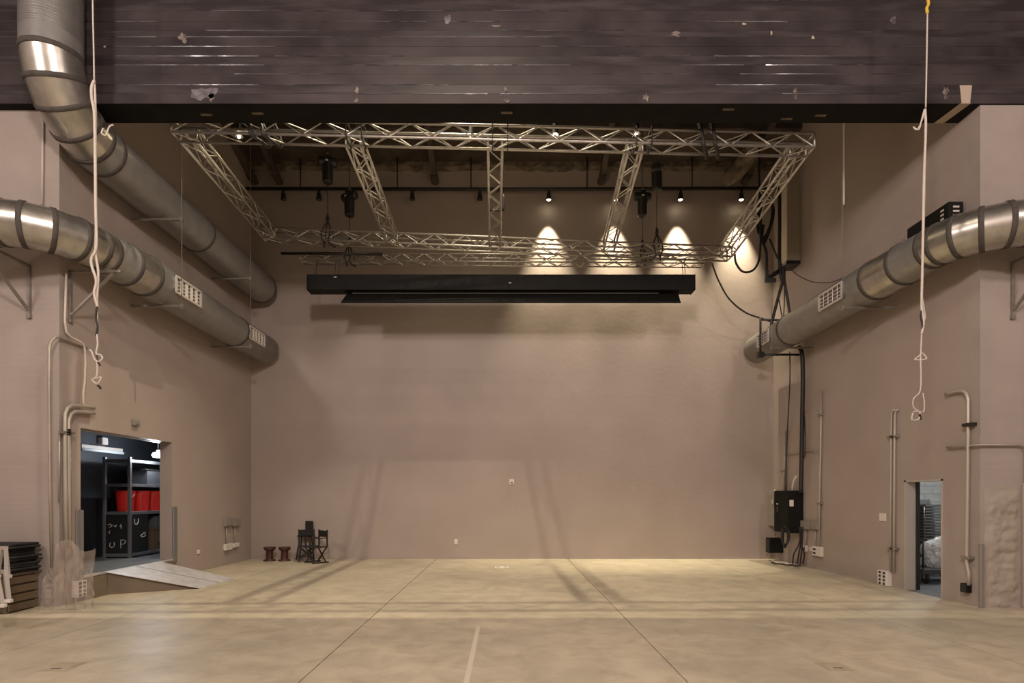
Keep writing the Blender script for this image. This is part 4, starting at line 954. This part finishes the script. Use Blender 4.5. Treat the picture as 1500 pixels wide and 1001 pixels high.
def sheet():  # made-up see-through sheet in place of a blurred smear
    from mathutils import noise
    nx, nz = 40, 36; vs = []
    for i in range(nx+1):
        u = i/nx
        for k in range(nz+1):
            v = k/nz; px = 58+76*u; top = 800-18*math.sin(u*PI*1.2)-9*math.sin(u*9); 
            x = (px-VX)/F*8.72; zt2 = CH+(VY-(838 if u < .25 else 800-10*math.sin((u-.25)*8)))/F*8.72
            zz = zt2*v+.004
            y = 8.72+.10*noise.noise(Vector((u*9, v*2.5, 1)))+.05*noise.noise(Vector((u*26, v*6, 4)))+.10*v
            vs.append((x+.02*noise.noise(Vector((u*7,v*7,2))), y, max(.004, zz+.03*noise.noise(Vector((u*12,v*5,7)))*v)))
    mb = MB(); mb.add(vs, [(i*(nz+1)+k,(i+1)*(nz+1)+k,(i+1)*(nz+1)+k+1,i*(nz+1)+k+1) for i in range(nx) for k in range(nz)], True)
    return mb
tag(sheet().build('smear_sheet', 'clear', recalc=False), 'made-up hazy crumpled sheet standing in for a blurred smear at the left corner by the ramp', 'sheet')

# ================================================================== FLOOR DETAILS
def floor_quad(name, pix, m, lab, cat, h=.003):
    pts = [FLR(x, y) for x, y in pix]
    return tag(MB().prism([p+Vector((0,0,h)) for p in pts], (0,0,-h+.0004)).build(name, m), lab, cat)
a = FLR(700,918); b = FLR(688,1000)
tag(MB().box((-.405,5.0,.0004),(-.35,a.y,.002)).build('floor_tape', 'tape'), 'pale strip of worn tape running along the middle of the floor', 'tape')
def floor_box(px, py, w_, d, lab):
    c = FLR(px, py); t = thing('floor_box', lab, 'floor box', c)
    MB().box((c.x-w_/2,c.y-d/2,.0004),(c.x+w_/2,c.y+d/2,.004)).build('rim', 'hatch', t); MB().bbox((c.x-w_/2+.03,c.y-d/2+.03,.004),(c.x+w_/2-.03,c.y+d/2-.03,.008),.002).build('lid', 'hatch', t)
    MB().box((c.x-.05,c.y-d/2+.06,.008),(c.x+.05,c.y-d/2+.08,.010)).build('pull', 'joint', t)
floor_box(92, 977, .30, .32, 'brass toned floor box lid on the side of the ramp'); floor_box(1222, 977, .26, .28, 'brass toned floor box lid on the side of the chair store')
c = FLR(735, 831.5); t = thing('floor_socket', 'white floor socket plate near the middle of the back wall', 'floor box', c)
MB().bbox((c.x-.17,c.y-.16,.0004),(c.x+.17,c.y+.16,.01),.003).build('plate', 'white', t)
for s_ in (-.09,.09): MB().box((c.x+s_-.04,c.y-.06,.01),(c.x+s_+.04,c.y+.06,.012)).build('flap', 'greybox', t)
